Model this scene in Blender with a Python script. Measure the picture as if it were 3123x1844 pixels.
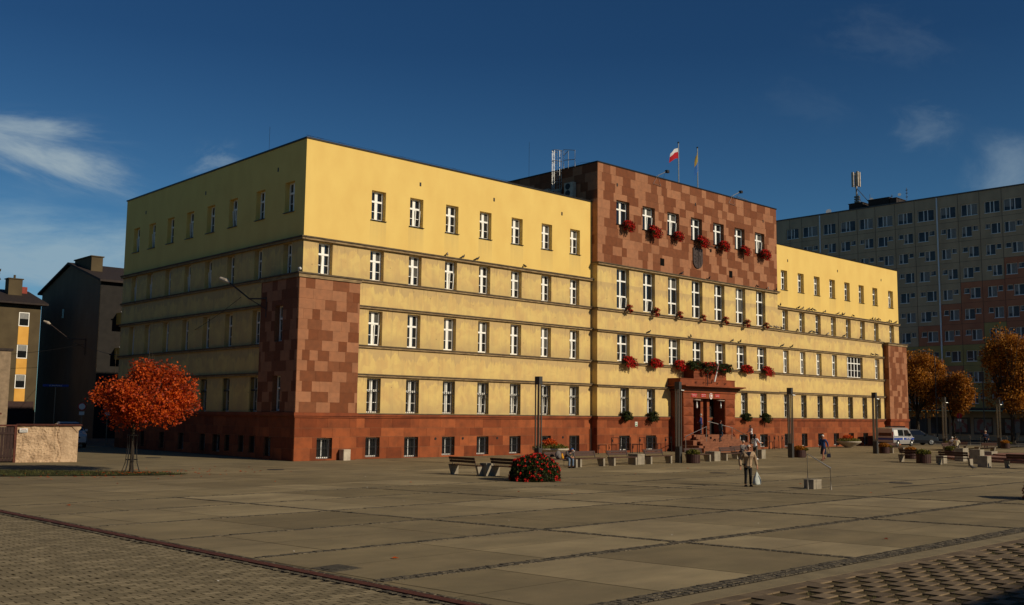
import bpy, bmesh, math, random
from math import sin, cos, pi, radians
from mathutils import Vector, Matrix
random.seed(7)
for o in list(bpy.data.objects): bpy.data.objects.remove(o)
S = bpy.context.scene
COL = S.collection

# ------------------------------------------------------------------ camera
F_PX, IMG_W = 3072.36, 3123.0
cam_d = bpy.data.cameras.new('camera'); cam = bpy.data.objects.new('camera', cam_d); COL.objects.link(cam)
cam_d.sensor_width = 36.0; cam_d.lens = 36.0*F_PX/IMG_W; cam_d.clip_end = 6000; cam_d.clip_start = 0.1
yaw, pit, rol = -0.756, 0.111, 0.011
fw = Vector((-sin(yaw)*cos(pit), cos(yaw)*cos(pit), sin(pit)))
rt = Vector((cos(yaw), sin(yaw), 0)); up = rt.cross(fw)
r2 = rt*cos(rol)+up*sin(rol); u2 = -rt*sin(rol)+up*cos(rol)
mw = Matrix((r2, u2, -fw)).transposed().to_4x4(); mw.translation = Vector((-32.311, -52.835, 2.859))
cam.matrix_world = mw
S.camera = cam
S.render.resolution_x, S.render.resolution_y = 1024, 605
S.view_settings.view_transform = 'Standard'; S.view_settings.look = 'None'
S.view_settings.exposure = 0.0; S.view_settings.gamma = 1.0; S.view_settings.use_curve_mapping = False

# ------------------------------------------------------------------ sun and sky
SUN_AZ, SUN_EL = radians(16.5), radians(26.0)      # azimuth from the facade normal towards +X
sdir = Vector((sin(SUN_AZ)*cos(SUN_EL), -cos(SUN_AZ)*cos(SUN_EL), sin(SUN_EL)))
sl = bpy.data.lights.new('sun', 'SUN'); so = bpy.data.objects.new('sun', sl); COL.objects.link(so)
sl.energy = 3.6; sl.angle = radians(0.5); sl.color = (1.0, 0.87, 0.68)
so.rotation_euler = (-sdir).to_track_quat('-Z', 'Y').to_euler(); so.location = (0, -60, 80)

W = bpy.data.worlds.new('World'); S.world = W; W.use_nodes = True
nt = W.node_tree; nt.nodes.clear()
def N(t, tp, **k):
    n = t.nodes.new(tp)
    for a, b in k.items(): setattr(n, a, b)
    return n
def math_(t, op, a, b=None, c=None):
    n = N(t, 'ShaderNodeMath', operation=op)
    for i, v in enumerate((a, b, c)):
        if v is None: continue
        if isinstance(v, (int, float)): n.inputs[i].default_value = v
        else: t.links.new(v, n.inputs[i])
    return n.outputs[0]
wo = N(nt, 'ShaderNodeOutputWorld'); bg = N(nt, 'ShaderNodeBackground'); bg.inputs[1].default_value = 0.052
sky = N(nt, 'ShaderNodeTexSky', sky_type='NISHITA', sun_disc=False, sun_elevation=SUN_EL, sun_rotation=pi-SUN_AZ,
        air_density=1.0, dust_density=0.0, ozone_density=2.6, altitude=250)
hs = N(nt, 'ShaderNodeHueSaturation'); hs.inputs['Saturation'].default_value = 1.0; hs.inputs['Value'].default_value = 1.0
tn = N(nt, 'ShaderNodeMix', data_type='RGBA'); tn.blend_type = 'MULTIPLY'; tn.inputs[0].default_value = 1.0; tn.inputs[7].default_value = (.22, .49, .74, 1)
nt.links.new(sky.outputs[0], tn.inputs[6]); nt.links.new(tn.outputs[2], hs.inputs['Color'])
geo = N(nt, 'ShaderNodeTexCoord')
dirv = geo.outputs['Generated']
def dirpix(x, y):
    """unit direction in the sky (given once, as azimuth/elevation of a cloud)"""
    d = fw + r2*((x-IMG_W/2)/F_PX) - u2*((y-922)/F_PX); return d.normalized()
def cloud(col_in, c, ru, rv, rot, amt, nscale, stretch, color):
    c = Vector(c).normalized(); right = c.cross(Vector((0, 0, 1))).normalized(); upv = right.cross(c)
    a = right*cos(rot)+upv*sin(rot); b = -right*sin(rot)+upv*cos(rot)
    def dot(v):
        n = N(nt, 'ShaderNodeVectorMath', operation='DOT_PRODUCT'); nt.links.new(dirv, n.inputs[0]); n.inputs[1].default_value = v; return n.outputs['Value']
    u, v, w = dot(a), dot(b), dot(c)
    cx = N(nt, 'ShaderNodeCombineXYZ')
    nt.links.new(math_(nt, 'MULTIPLY', u, nscale/stretch), cx.inputs[0]); nt.links.new(math_(nt, 'MULTIPLY', v, nscale), cx.inputs[1])
    cx.inputs[2].default_value = c.x*3
    no = N(nt, 'ShaderNodeTexNoise'); no.inputs['Scale'].default_value = 1.0; no.inputs['Detail'].default_value = 7; no.inputs['Roughness'].default_value = 0.62
    no.inputs['Distortion'].default_value = 0.35
    nt.links.new(cx.outputs[0], no.inputs['Vector'])
    r = math_(nt, 'ADD', math_(nt, 'POWER', math_(nt, 'ABSOLUTE', math_(nt, 'DIVIDE', u, ru)), 2.0), math_(nt, 'POWER', math_(nt, 'ABSOLUTE', math_(nt, 'DIVIDE', v, rv)), 2.0))
    fall = math_(nt, 'POWER', 2.718, math_(nt, 'MULTIPLY', r, -1.0))
    mr = N(nt, 'ShaderNodeMapRange'); mr.interpolation_type = 'SMOOTHSTEP'
    nt.links.new(math_(nt, 'ADD', no.outputs['Fac'], math_(nt, 'MULTIPLY', fall, 0.34)), mr.inputs[0]); mr.inputs[1].default_value = 0.5; mr.inputs[2].default_value = 0.95
    k = math_(nt, 'MULTIPLY', math_(nt, 'MULTIPLY', mr.outputs[0], math_(nt, 'MINIMUM', math_(nt, 'MULTIPLY', fall, 2.2), 1.0)), amt)
    k = math_(nt, 'MULTIPLY', k, math_(nt, 'GREATER_THAN', w, 0.2))
    mx = N(nt, 'ShaderNodeMix', data_type='RGBA'); nt.links.new(k, mx.inputs[0]); nt.links.new(col_in, mx.inputs[6]); mx.inputs[7].default_value = (*color, 1)
    return mx.outputs[2]
sp3 = N(nt, 'ShaderNodeSeparateXYZ'); nt.links.new(dirv, sp3.inputs[0])
gz = N(nt, 'ShaderNodeMapRange'); nt.links.new(sp3.outputs[2], gz.inputs[0]); gz.inputs[1].default_value = .345; gz.inputs[2].default_value = .14
gm_ = N(nt, 'ShaderNodeMix', data_type='RGBA'); nt.links.new(gz.outputs[0], gm_.inputs[0]); gm_.inputs[6].default_value = (1, 1, 1, 1); gm_.inputs[7].default_value = (1.95, 1.66, 1.42, 1)
gx = N(nt, 'ShaderNodeMix', data_type='RGBA'); gx.blend_type = 'MULTIPLY'; gx.inputs[0].default_value = 1.0; nt.links.new(hs.outputs[0], gx.inputs[6]); nt.links.new(gm_.outputs[2], gx.inputs[7])
cc = gx.outputs[2]
WH = (6.0, 7.6, 8.6)
cc = cloud(cc, dirpix(60, 800), 0.19, 0.042, 0.0, 1.25, 16, 3.5, (4.6, 7.0, 8.8))
cc = cloud(cc, dirpix(130, 480), 0.075, 0.020, -0.20, 1.0, 26, 3.6, WH)
cc = cloud(cc, dirpix(60, 385), 0.06, 0.010, 0.05, .8, 40, 4.5, WH)
cc = cloud(cc, dirpix(2815, 390), 0.024, 0.022, 0.0, 0.2, 34, 1.5, WH)
cc = cloud(cc, dirpix(3080, 540), 0.036, 0.036, 0.0, 0.42, 14, 1.2, WH)
cc = cloud(cc, dirpix(2700, 110), 0.05, 0.025, -0.3, 0.06, 45, 1.8, WH)
cc = cloud(cc, dirpix(2450, 310), 0.04, 0.02, -0.3, 0.03, 45, 1.8, WH)
cc = cloud(cc, dirpix(660, 500), 0.02, 0.014, 0.3, 0.35, 60, 2.0, WH)
nt.links.new(cc, bg.inputs[0]); nt.links.new(bg.outputs[0], wo.inputs[0])

# ------------------------------------------------------------------ materials
MAT = {}
def lin(r, g, b):
    f = lambda c: (c/255/12.92) if c/255 <= .04045 else ((c/255+.055)/1.055)**2.4
    return (f(r), f(g), f(b))
def mat(name, c1, c2=None, scale=4.0, rough=0.8, metal=0.0, stretch=(1, 1, 1), bump=0.0, bscale=60, tone=None, detail=5, lo=.35, hi=.65,
        streak=0.0, dots=0.0, spec=0.3, tonec=None, sub=0.0, fine=0.0, ledges=None, sills=None, blot=0.0):
    """noise-mixed principled; tone: face attribute 'tone' shifts between c1 and tonec"""
    m = bpy.data.materials.new(name); m.use_nodes = True; t = m.node_tree; b = t.nodes['Principled BSDF']
    b.inputs['Roughness'].default_value = rough; b.inputs['Metallic'].default_value = metal
    b.inputs['Specular IOR Level'].default_value = spec
    tc = N(t, 'ShaderNodeTexCoord'); mp = N(t, 'ShaderNodeMapping'); mp.inputs['Scale'].default_value = stretch
    t.links.new(tc.outputs['Object'], mp.inputs[0])
    out = None
    def mix(f, a, bb, blend='MIX'):
        n = N(t, 'ShaderNodeMix', data_type='RGBA'); n.blend_type = blend
        for i, v in ((0, f), (6, a), (7, bb)):
            if isinstance(v, (float, int)): n.inputs[i].default_value = v
            elif isinstance(v, tuple): n.inputs[i].default_value = (*v[:3], 1)
            else: t.links.new(v, n.inputs[i])
        return n.outputs[2]
    base = c1
    if tonec:
        at = N(t, 'ShaderNodeAttribute', attribute_name='tone'); base = mix(at.outputs['Fac'], c1, tonec)
    if c2:
        no = N(t, 'ShaderNodeTexNoise'); no.inputs['Scale'].default_value = scale; no.inputs['Detail'].default_value = detail
        t.links.new(mp.outputs[0], no.inputs['Vector'])
        mr = N(t, 'ShaderNodeMapRange'); t.links.new(no.outputs['Fac'], mr.inputs[0]); mr.inputs[1].default_value = lo; mr.inputs[2].default_value = hi
        if tonec: base = mix(1.0, base, mix(mr.outputs[0], (1, 1, 1), c2), 'MULTIPLY')
        else: base = mix(mr.outputs[0], base, c2)
    if streak:
        m2 = N(t, 'ShaderNodeMapping'); m2.inputs['Scale'].default_value = (1.6, 1.6, .16); t.links.new(tc.outputs['Object'], m2.inputs[0])
        n2 = N(t, 'ShaderNodeTexNoise'); n2.inputs['Scale'].default_value = 1.5; n2.inputs['Detail'].default_value = 8; n2.inputs['Roughness'].default_value = .65; t.links.new(m2.outputs[0], n2.inputs['Vector'])
        r = N(t, 'ShaderNodeMapRange'); t.links.new(n2.outputs['Fac'], r.inputs[0]); r.inputs[1].default_value = .45; r.inputs[2].default_value = .72
        base = mix(math_(t, 'MULTIPLY', r.outputs[0], streak), base, (.36, .27, .14), 'MIX')
        # large washed patches
        n3 = N(t, 'ShaderNodeTexNoise'); n3.inputs['Scale'].default_value = 1.1; n3.inputs['Detail'].default_value = 6; n3.inputs['Distortion'].default_value = .6; t.links.new(tc.outputs['Object'], n3.inputs['Vector'])
        r3 = N(t, 'ShaderNodeMapRange'); t.links.new(n3.outputs['Fac'], r3.inputs[0]); r3.inputs[1].default_value = .5; r3.inputs[2].default_value = .56
        base = mix(math_(t, 'MULTIPLY', r3.outputs[0], .38), base, (.76, .56, .19))
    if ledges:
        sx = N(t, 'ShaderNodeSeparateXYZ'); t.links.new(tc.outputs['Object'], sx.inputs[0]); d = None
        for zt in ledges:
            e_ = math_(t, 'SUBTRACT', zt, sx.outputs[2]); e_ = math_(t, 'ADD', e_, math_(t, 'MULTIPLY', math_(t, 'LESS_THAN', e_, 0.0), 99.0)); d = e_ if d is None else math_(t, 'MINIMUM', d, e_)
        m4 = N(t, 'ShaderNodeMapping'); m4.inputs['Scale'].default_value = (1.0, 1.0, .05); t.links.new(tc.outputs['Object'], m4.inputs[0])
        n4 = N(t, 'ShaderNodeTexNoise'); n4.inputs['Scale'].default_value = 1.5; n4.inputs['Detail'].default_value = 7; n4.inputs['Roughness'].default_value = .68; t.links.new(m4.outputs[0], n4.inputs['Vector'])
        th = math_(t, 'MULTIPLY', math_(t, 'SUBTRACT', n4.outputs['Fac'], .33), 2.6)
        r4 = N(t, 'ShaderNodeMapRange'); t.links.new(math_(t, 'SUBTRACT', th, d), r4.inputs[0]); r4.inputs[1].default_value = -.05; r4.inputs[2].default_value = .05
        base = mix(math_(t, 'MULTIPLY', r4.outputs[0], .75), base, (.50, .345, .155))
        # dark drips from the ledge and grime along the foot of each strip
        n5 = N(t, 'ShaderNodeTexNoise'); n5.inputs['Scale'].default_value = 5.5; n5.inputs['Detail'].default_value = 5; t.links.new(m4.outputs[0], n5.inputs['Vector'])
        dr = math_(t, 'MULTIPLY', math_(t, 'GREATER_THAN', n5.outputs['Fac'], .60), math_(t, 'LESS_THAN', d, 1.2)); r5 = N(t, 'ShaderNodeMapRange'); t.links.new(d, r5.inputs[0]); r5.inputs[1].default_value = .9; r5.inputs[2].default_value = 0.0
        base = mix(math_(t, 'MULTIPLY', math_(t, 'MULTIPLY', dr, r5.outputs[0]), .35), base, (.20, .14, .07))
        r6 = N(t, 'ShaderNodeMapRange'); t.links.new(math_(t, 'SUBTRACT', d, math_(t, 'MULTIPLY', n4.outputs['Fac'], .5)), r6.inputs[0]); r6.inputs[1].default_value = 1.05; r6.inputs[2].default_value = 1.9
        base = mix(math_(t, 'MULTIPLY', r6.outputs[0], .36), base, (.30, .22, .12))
    if sills:
        sx = N(t, 'ShaderNodeSeparateXYZ'); t.links.new(tc.outputs['Object'], sx.inputs[0]); k = None
        for x0, st_, xa, xb in sills:
            fr = math_(t, 'FRACT', math_(t, 'DIVIDE', math_(t, 'SUBTRACT', sx.outputs[0], x0-.1), st_))
            q = math_(t, 'MULTIPLY', math_(t, 'LESS_THAN', fr, 1.3/st_), math_(t, 'MULTIPLY', math_(t, 'GREATER_THAN', sx.outputs[0], xa), math_(t, 'LESS_THAN', sx.outputs[0], xb)))
            k = q if k is None else math_(t, 'MAXIMUM', k, q)
        r7 = N(t, 'ShaderNodeMapRange'); t.links.new(sx.outputs[2], r7.inputs[0]); r7.inputs[1].default_value = 13.2; r7.inputs[2].default_value = 15.3
        m4 = N(t, 'ShaderNodeMapping'); m4.inputs['Scale'].default_value = (6.0, 6.0, .3); t.links.new(tc.outputs['Object'], m4.inputs[0])
        n4 = N(t, 'ShaderNodeTexNoise'); n4.inputs['Scale'].default_value = 1.0; t.links.new(m4.outputs[0], n4.inputs['Vector'])
        k = math_(t, 'MULTIPLY', math_(t, 'MULTIPLY', k, math_(t, 'LESS_THAN', sx.outputs[2], 15.3)), math_(t, 'MULTIPLY', r7.outputs[0], math_(t, 'MULTIPLY', n4.outputs['Fac'], .95)))
        base = mix(math_(t, 'MULTIPLY', k, .55), base, (.40, .30, .14))
    if dots:
        v = N(t, 'ShaderNodeTexVoronoi'); v.inputs['Scale'].default_value = 1.35; t.links.new(tc.outputs['Object'], v.inputs['Vector'])
        d = math_(t, 'LESS_THAN', v.outputs['Distance'], .055)
        base = mix(math_(t, 'MULTIPLY', d, dots), base, (.22, .16, .07))
    if blot:
        nf = N(t, 'ShaderNodeTexNoise'); nf.inputs['Scale'].default_value = .33; nf.inputs['Detail'].default_value = 9; nf.inputs['Roughness'].default_value = .66; nf.inputs['Distortion'].default_value = .5; t.links.new(tc.outputs['Object'], nf.inputs['Vector'])
        rf = N(t, 'ShaderNodeMapRange'); t.links.new(nf.outputs['Fac'], rf.inputs[0]); rf.inputs[1].default_value = .40; rf.inputs[2].default_value = .62; rf.inputs[3].default_value = blot; rf.inputs[4].default_value = 0
        base = mix(rf.outputs[0], base, (.10, .078, .048))
        v = N(t, 'ShaderNodeTexVoronoi'); v.inputs['Scale'].default_value = 2.2; t.links.new(tc.outputs['Object'], v.inputs['Vector'])
        base = mix(math_(t, 'MULTIPLY', math_(t, 'LESS_THAN', v.outputs['Distance'], .045), .55), base, (.06, .05, .035))
    if fine:
        nf = N(t, 'ShaderNodeTexNoise'); nf.inputs['Scale'].default_value = 45; nf.inputs['Detail'].default_value = 3; t.links.new(tc.outputs['Object'], nf.inputs['Vector'])
        rf = N(t, 'ShaderNodeMapRange'); t.links.new(nf.outputs['Fac'], rf.inputs[0]); rf.inputs[1].default_value = .3; rf.inputs[2].default_value = .7; rf.inputs[3].default_value = 1-fine; rf.inputs[4].default_value = 1+fine
        cb = N(t, 'ShaderNodeCombineColor')
        for i in range(3): t.links.new(rf.outputs[0], cb.inputs[i])
        base = mix(1.0, base, cb.outputs[0], 'MULTIPLY')
    if isinstance(base, tuple): b.inputs['Base Color'].default_value = (*base, 1)
    else: t.links.new(base, b.inputs['Base Color'])
    if bump:
        nb = N(t, 'ShaderNodeTexNoise'); nb.inputs['Scale'].default_value = bscale; nb.inputs['Detail'].default_value = 4; t.links.new(tc.outputs['Object'], nb.inputs['Vector'])
        bp = N(t, 'ShaderNodeBump'); bp.inputs['Strength'].default_value = bump; bp.inputs['Distance'].default_value = .02; t.links.new(nb.outputs['Fac'], bp.inputs['Height'])
        t.links.new(bp.outputs[0], b.inputs['Normal'])
    if sub:
        b.inputs['Transmission Weight'].default_value = 0
        tr = N(t, 'ShaderNodeBsdfTranslucent'); ms = N(t, 'ShaderNodeMixShader'); ms.inputs[0].default_value = sub
        if isinstance(base, tuple): tr.inputs[0].default_value = (*base, 1)
        else: t.links.new(base, tr.inputs[0])
        o = t.nodes['Material Output']; t.links.new(b.outputs[0], ms.inputs[1]); t.links.new(tr.outputs[0], ms.inputs[2]); t.links.new(ms.outputs[0], o.inputs[0])
    MAT[name] = m; return m
mat('plaster_smooth', (.81, .565, .165), (.76, .51, .145), scale=.7, rough=.9, bump=.15, bscale=25, stretch=(1, 1, .6), fine=.03, sills=((4.95, 3.108, 4.8, 25.5), (53.5, 3.083, 53.3, 73.5)))
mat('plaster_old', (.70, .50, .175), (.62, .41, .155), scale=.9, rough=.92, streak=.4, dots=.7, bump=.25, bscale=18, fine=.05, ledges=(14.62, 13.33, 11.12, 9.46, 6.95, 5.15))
mat('ledge_dark', (.07, .05, .03), (.14, .10, .055), scale=2.5, rough=.8, stretch=(1, 1, 4))
mat('cornice', (.34, .235, .115), (.19, .125, .065), scale=2.5, rough=.9, stretch=(1, 1, 4))
mat('stone_tile', (.185, .055, .018), (.82, .85, .88), scale=3, rough=.85, tonec=(.385, .165, .078), fine=.06, bump=.15)
mat('mortar', (.20, .085, .04), (.26, .12, .06), scale=8, rough=.95)
mat('plinth_stone', (.19, .042, .011), (.62, .68, .76), scale=1.7, rough=.85, tonec=(.37, .098, .029), fine=.07, lo=.42, hi=.75, bump=.15)
mat('portal_stone', (.27, .064, .019), (.17, .042, .015), scale=1.4, rough=.85, fine=.06, bump=.15)
mat('step_stone', (.25, .095, .045), (.17, .062, .03), scale=3, rough=.85, fine=.08)
mat('dark_metal', (.02, .018, .016), rough=.45, metal=.6)
mat('roof_felt', (.05, .045, .04), (.08, .07, .06), scale=3)
mat('roof_tin', (.10, .09, .085), (.07, .06, .055), scale=2, rough=.5)
mat('white_frame', (.93, .91, .82), rough=.45, spec=.5)
mat('glass_dark', (.012, .013, .014), rough=.06, spec=.6)
mat('curtain', (.30, .30, .28), (.16, .16, .15), scale=6, stretch=(6, 6, .4), rough=.7)
mat('curtain_dim', (.10, .095, .08), (.05, .048, .04), scale=6, stretch=(6, 6, .4), rough=.7)
mat('black_iron', (.012, .011, .010), rough=.55)
mat('galv', (.42, .42, .40), (.30, .30, .28), scale=10, rough=.4, metal=.8)
mat('steel_rail', (.5, .46, .40), rough=.3, metal=.9)
mat('anthracite', (.045, .043, .04), (.06, .055, .05), scale=5, rough=.5, metal=.2)
mat('slat_grey', (.15, .135, .11), rough=.4, metal=.5)
mat('concrete', (.34, .29, .21), (.24, .205, .15), scale=3, rough=.9, fine=.08, bump=.2)
mat('white_concrete', (.55, .47, .36), (.4, .33, .25), scale=3, rough=.8)
mat('bench_wood', (.075, .032, .020), (.045, .02, .013), scale=8, stretch=(1, 1, 6), rough=.6)
mat('planter_wood', (.06, .022, .016), (.035, .014, .01), scale=8, rough=.6)
mat('soil', (.03, .022, .015), (.02, .015, .01), scale=20)
mat('leaf_green', (.022, .045, .006), (.012, .028, .004), scale=6, rough=.6, tonec=(.09, .11, .015), sub=.25)
MAT['leaf_green'].node_tree
mat('leaf_yellow', (.10, .12, .015), (.5, .6, .7), scale=4, rough=.6, tonec=(.26, .20, .03), sub=.3)
mat('petal_red', (.50, .006, .004), (.8, .7, .7), scale=5, rough=.6, tonec=(.88, .024, .014), sub=.15)
mat('leaf_maple', (.40, .026, .004), (.45, .36, .35), scale=1.1, rough=.6, tonec=(.90, .16, .010), sub=.35)
mat('leaf_autumn', (.32, .11, .008), (.55, .5, .5), scale=.8, rough=.65, tonec=(.66, .28, .025), sub=.35)
mat('leaf_olive', (.05, .05, .01), (.6, .6, .6), scale=1, rough=.65, tonec=(.16, .11, .025), sub=.3)
mat('bark', (.06, .045, .03), (.03, .022, .015), scale=8, stretch=(3, 3, .6), rough=.9, bump=.4)
mat('grass', (.045, .06, .012), (.07, .065, .015), scale=3, rough=.8, tonec=(.13, .12, .03))
mat('block_grey', (.50, .375, .235), (.40, .30, .19), scale=.6, rough=.9, stretch=(1, 1, .4), fine=.08)
mat('block_green', (.42, .33, .12), (.35, .27, .10), scale=.6, rough=.9)
mat('block_red', (.48, .19, .10), (.40, .155, .085), scale=.6, rough=.9)
mat('block_glass', (.05, .06, .075), (.015, .018, .022), scale=.35, rough=.3, spec=.3, lo=.42, hi=.58)
mat('pvc_grey', (.80, .78, .72), rough=.5)
mat('pipe_grey', (.75, .78, .78), rough=.5)
mat('house_dark', (.16, .122, .078), (.135, .102, .065), scale=.8, rough=.95, stretch=(1, 1, .5))
mat('house_brown', (.105, .078, .04), (.08, .058, .03), scale=.8, rough=.95)
mat('orange_panel', (.75, .40, .08), (.65, .33, .06), scale=1, rough=.85)
mat('roof_dark', (.04, .028, .022), (.025, .018, .015), scale=4)
mat('brick_red', (.30, .055, .035), (.2, .04, .03), scale=6)
mat('rough_cast', (.62, .44, .27), (.40, .27, .16), scale=2.0, rough=.95, bump=1.0, bscale=13, fine=.12, detail=8)
mat('rough_patch', (.30, .215, .135), (.20, .145, .09), scale=3, rough=.95, bump=.3)
mat('shaded_wall', (.018, .015, .012), (.012, .010, .008), scale=2)
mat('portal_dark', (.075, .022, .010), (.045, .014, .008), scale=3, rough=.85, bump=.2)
mat('rust_brown', (.12, .035, .02), (.07, .022, .014), scale=6, rough=.8)
mat('gate_brown', (.045, .02, .014), (.03, .013, .01), scale=6, rough=.7)
mat('white_paint', (.75, .72, .66), rough=.5)
mat('red_paint', (.45, .01, .012), rough=.5)
mat('blue_paint', (.02, .05, .25), rough=.5)
mat('sign_green', (.03, .22, .07), rough=.5)
mat('car_white', (.62, .60, .55), rough=.25, spec=.6)
mat('car_silver', (.45, .44, .42), rough=.25, metal=.4, spec=.6)
mat('car_dark', (.010, .012, .016), rough=.28, spec=.35)
mat('car_glass', (.01, .012, .014), rough=.05, spec=.8)
mat('tyre', (.015, .014, .013), rough=.85)
mat('tail_red', (.30, .01, .01), rough=.3)
mat('skin', (.50, .24, .14), rough=.6)
mat('skin_dark', (.36, .15, .09), rough=.6)
for nm, c in dict(beige=(.42, .29, .175), black=(.010, .010, .011), navy=(.012, .016, .04), denim=(.16, .22, .30), denim_dark=(.02, .035, .06), blue=(.02, .055, .17),
                  hat_blue=(.03, .11, .30), white=(.72, .70, .68), grey=(.17, .15, .14), greybrown=(.10, .085, .08), stripe=(.03, .045, .17), teal=(.03, .06, .075),
                  cream=(.66, .58, .40), hair_grey=(.48, .43, .36), hair_dark=(.02, .012, .01), red=(.28, .02, .015), brownshoe=(.16, .05, .025), khaki=(.12, .11, .085),
                  hair_white=(.72, .68, .6), yellow=(.8, .36, .02), bag_white=(.62, .66, .60)).items():
    mat('cloth_'+nm, c, tuple(x*.72 for x in c), scale=7, rough=.85)
mat('bronze', (.085, .06, .05), (.05, .035, .03), scale=8, rough=.5, metal=.3, bump=.5, bscale=12)
mat('flag_red', (.50, .012, .02), rough=.8, sub=.3)
mat('flag_white', (.75, .73, .70), rough=.8, sub=.3)
mat('flag_yellow', (.36, .25, .05), rough=.8, sub=.3)
mat('flag_blue', (.02, .12, .38), rough=.8, sub=.3)
mat('pigeon_grey', (.07, .065, .065), (.03, .03, .03), scale=12, rough=.8)
mat('pigeon_pale', (.45, .38, .30), (.2, .17, .14), scale=12, rough=.8)
mat('poster', (.30, .27, .22), (.3, .1, .08), scale=1.2, rough=.6, lo=.5, hi=.56)
# paving
mat('slab', (.255, .195, .098), (.76, .78, .78), scale=.6, rough=.88, tonec=(.42, .325, .175), fine=.13, lo=.35, hi=.7, bump=.25, bscale=70, stretch=(1.0, 2.2, 1), blot=.34)
mat('paving_base', (.055, .042, .026), (.10, .08, .05), scale=1.2, rough=.95, fine=.1)
mat('cobble', (.10, .085, .06), (.5, .5, .5), scale=14, rough=.9, tonec=(.19, .155, .10), fine=.25, bump=.8, bscale=30)
mat('paver', (.235, .185, .10), (.75, .75, .75), scale=2, rough=.92, tonec=(.36, .285, .16), fine=.15, bump=.3)
mat('paver_worn', (.15, .105, .06), (.7, .7, .7), scale=2, rough=.92, tonec=(.25, .18, .105), fine=.15, bump=.3)
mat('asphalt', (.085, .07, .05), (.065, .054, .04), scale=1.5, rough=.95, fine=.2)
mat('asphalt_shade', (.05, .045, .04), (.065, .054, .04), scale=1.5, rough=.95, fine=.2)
mat('cell_soil', (.065, .040, .016), (.085, .062, .02), scale=9, rough=.95, fine=.3)
mat('pink_step', (.30, .15, .10), (.22, .11, .075), scale=2, rough=.85)

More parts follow.
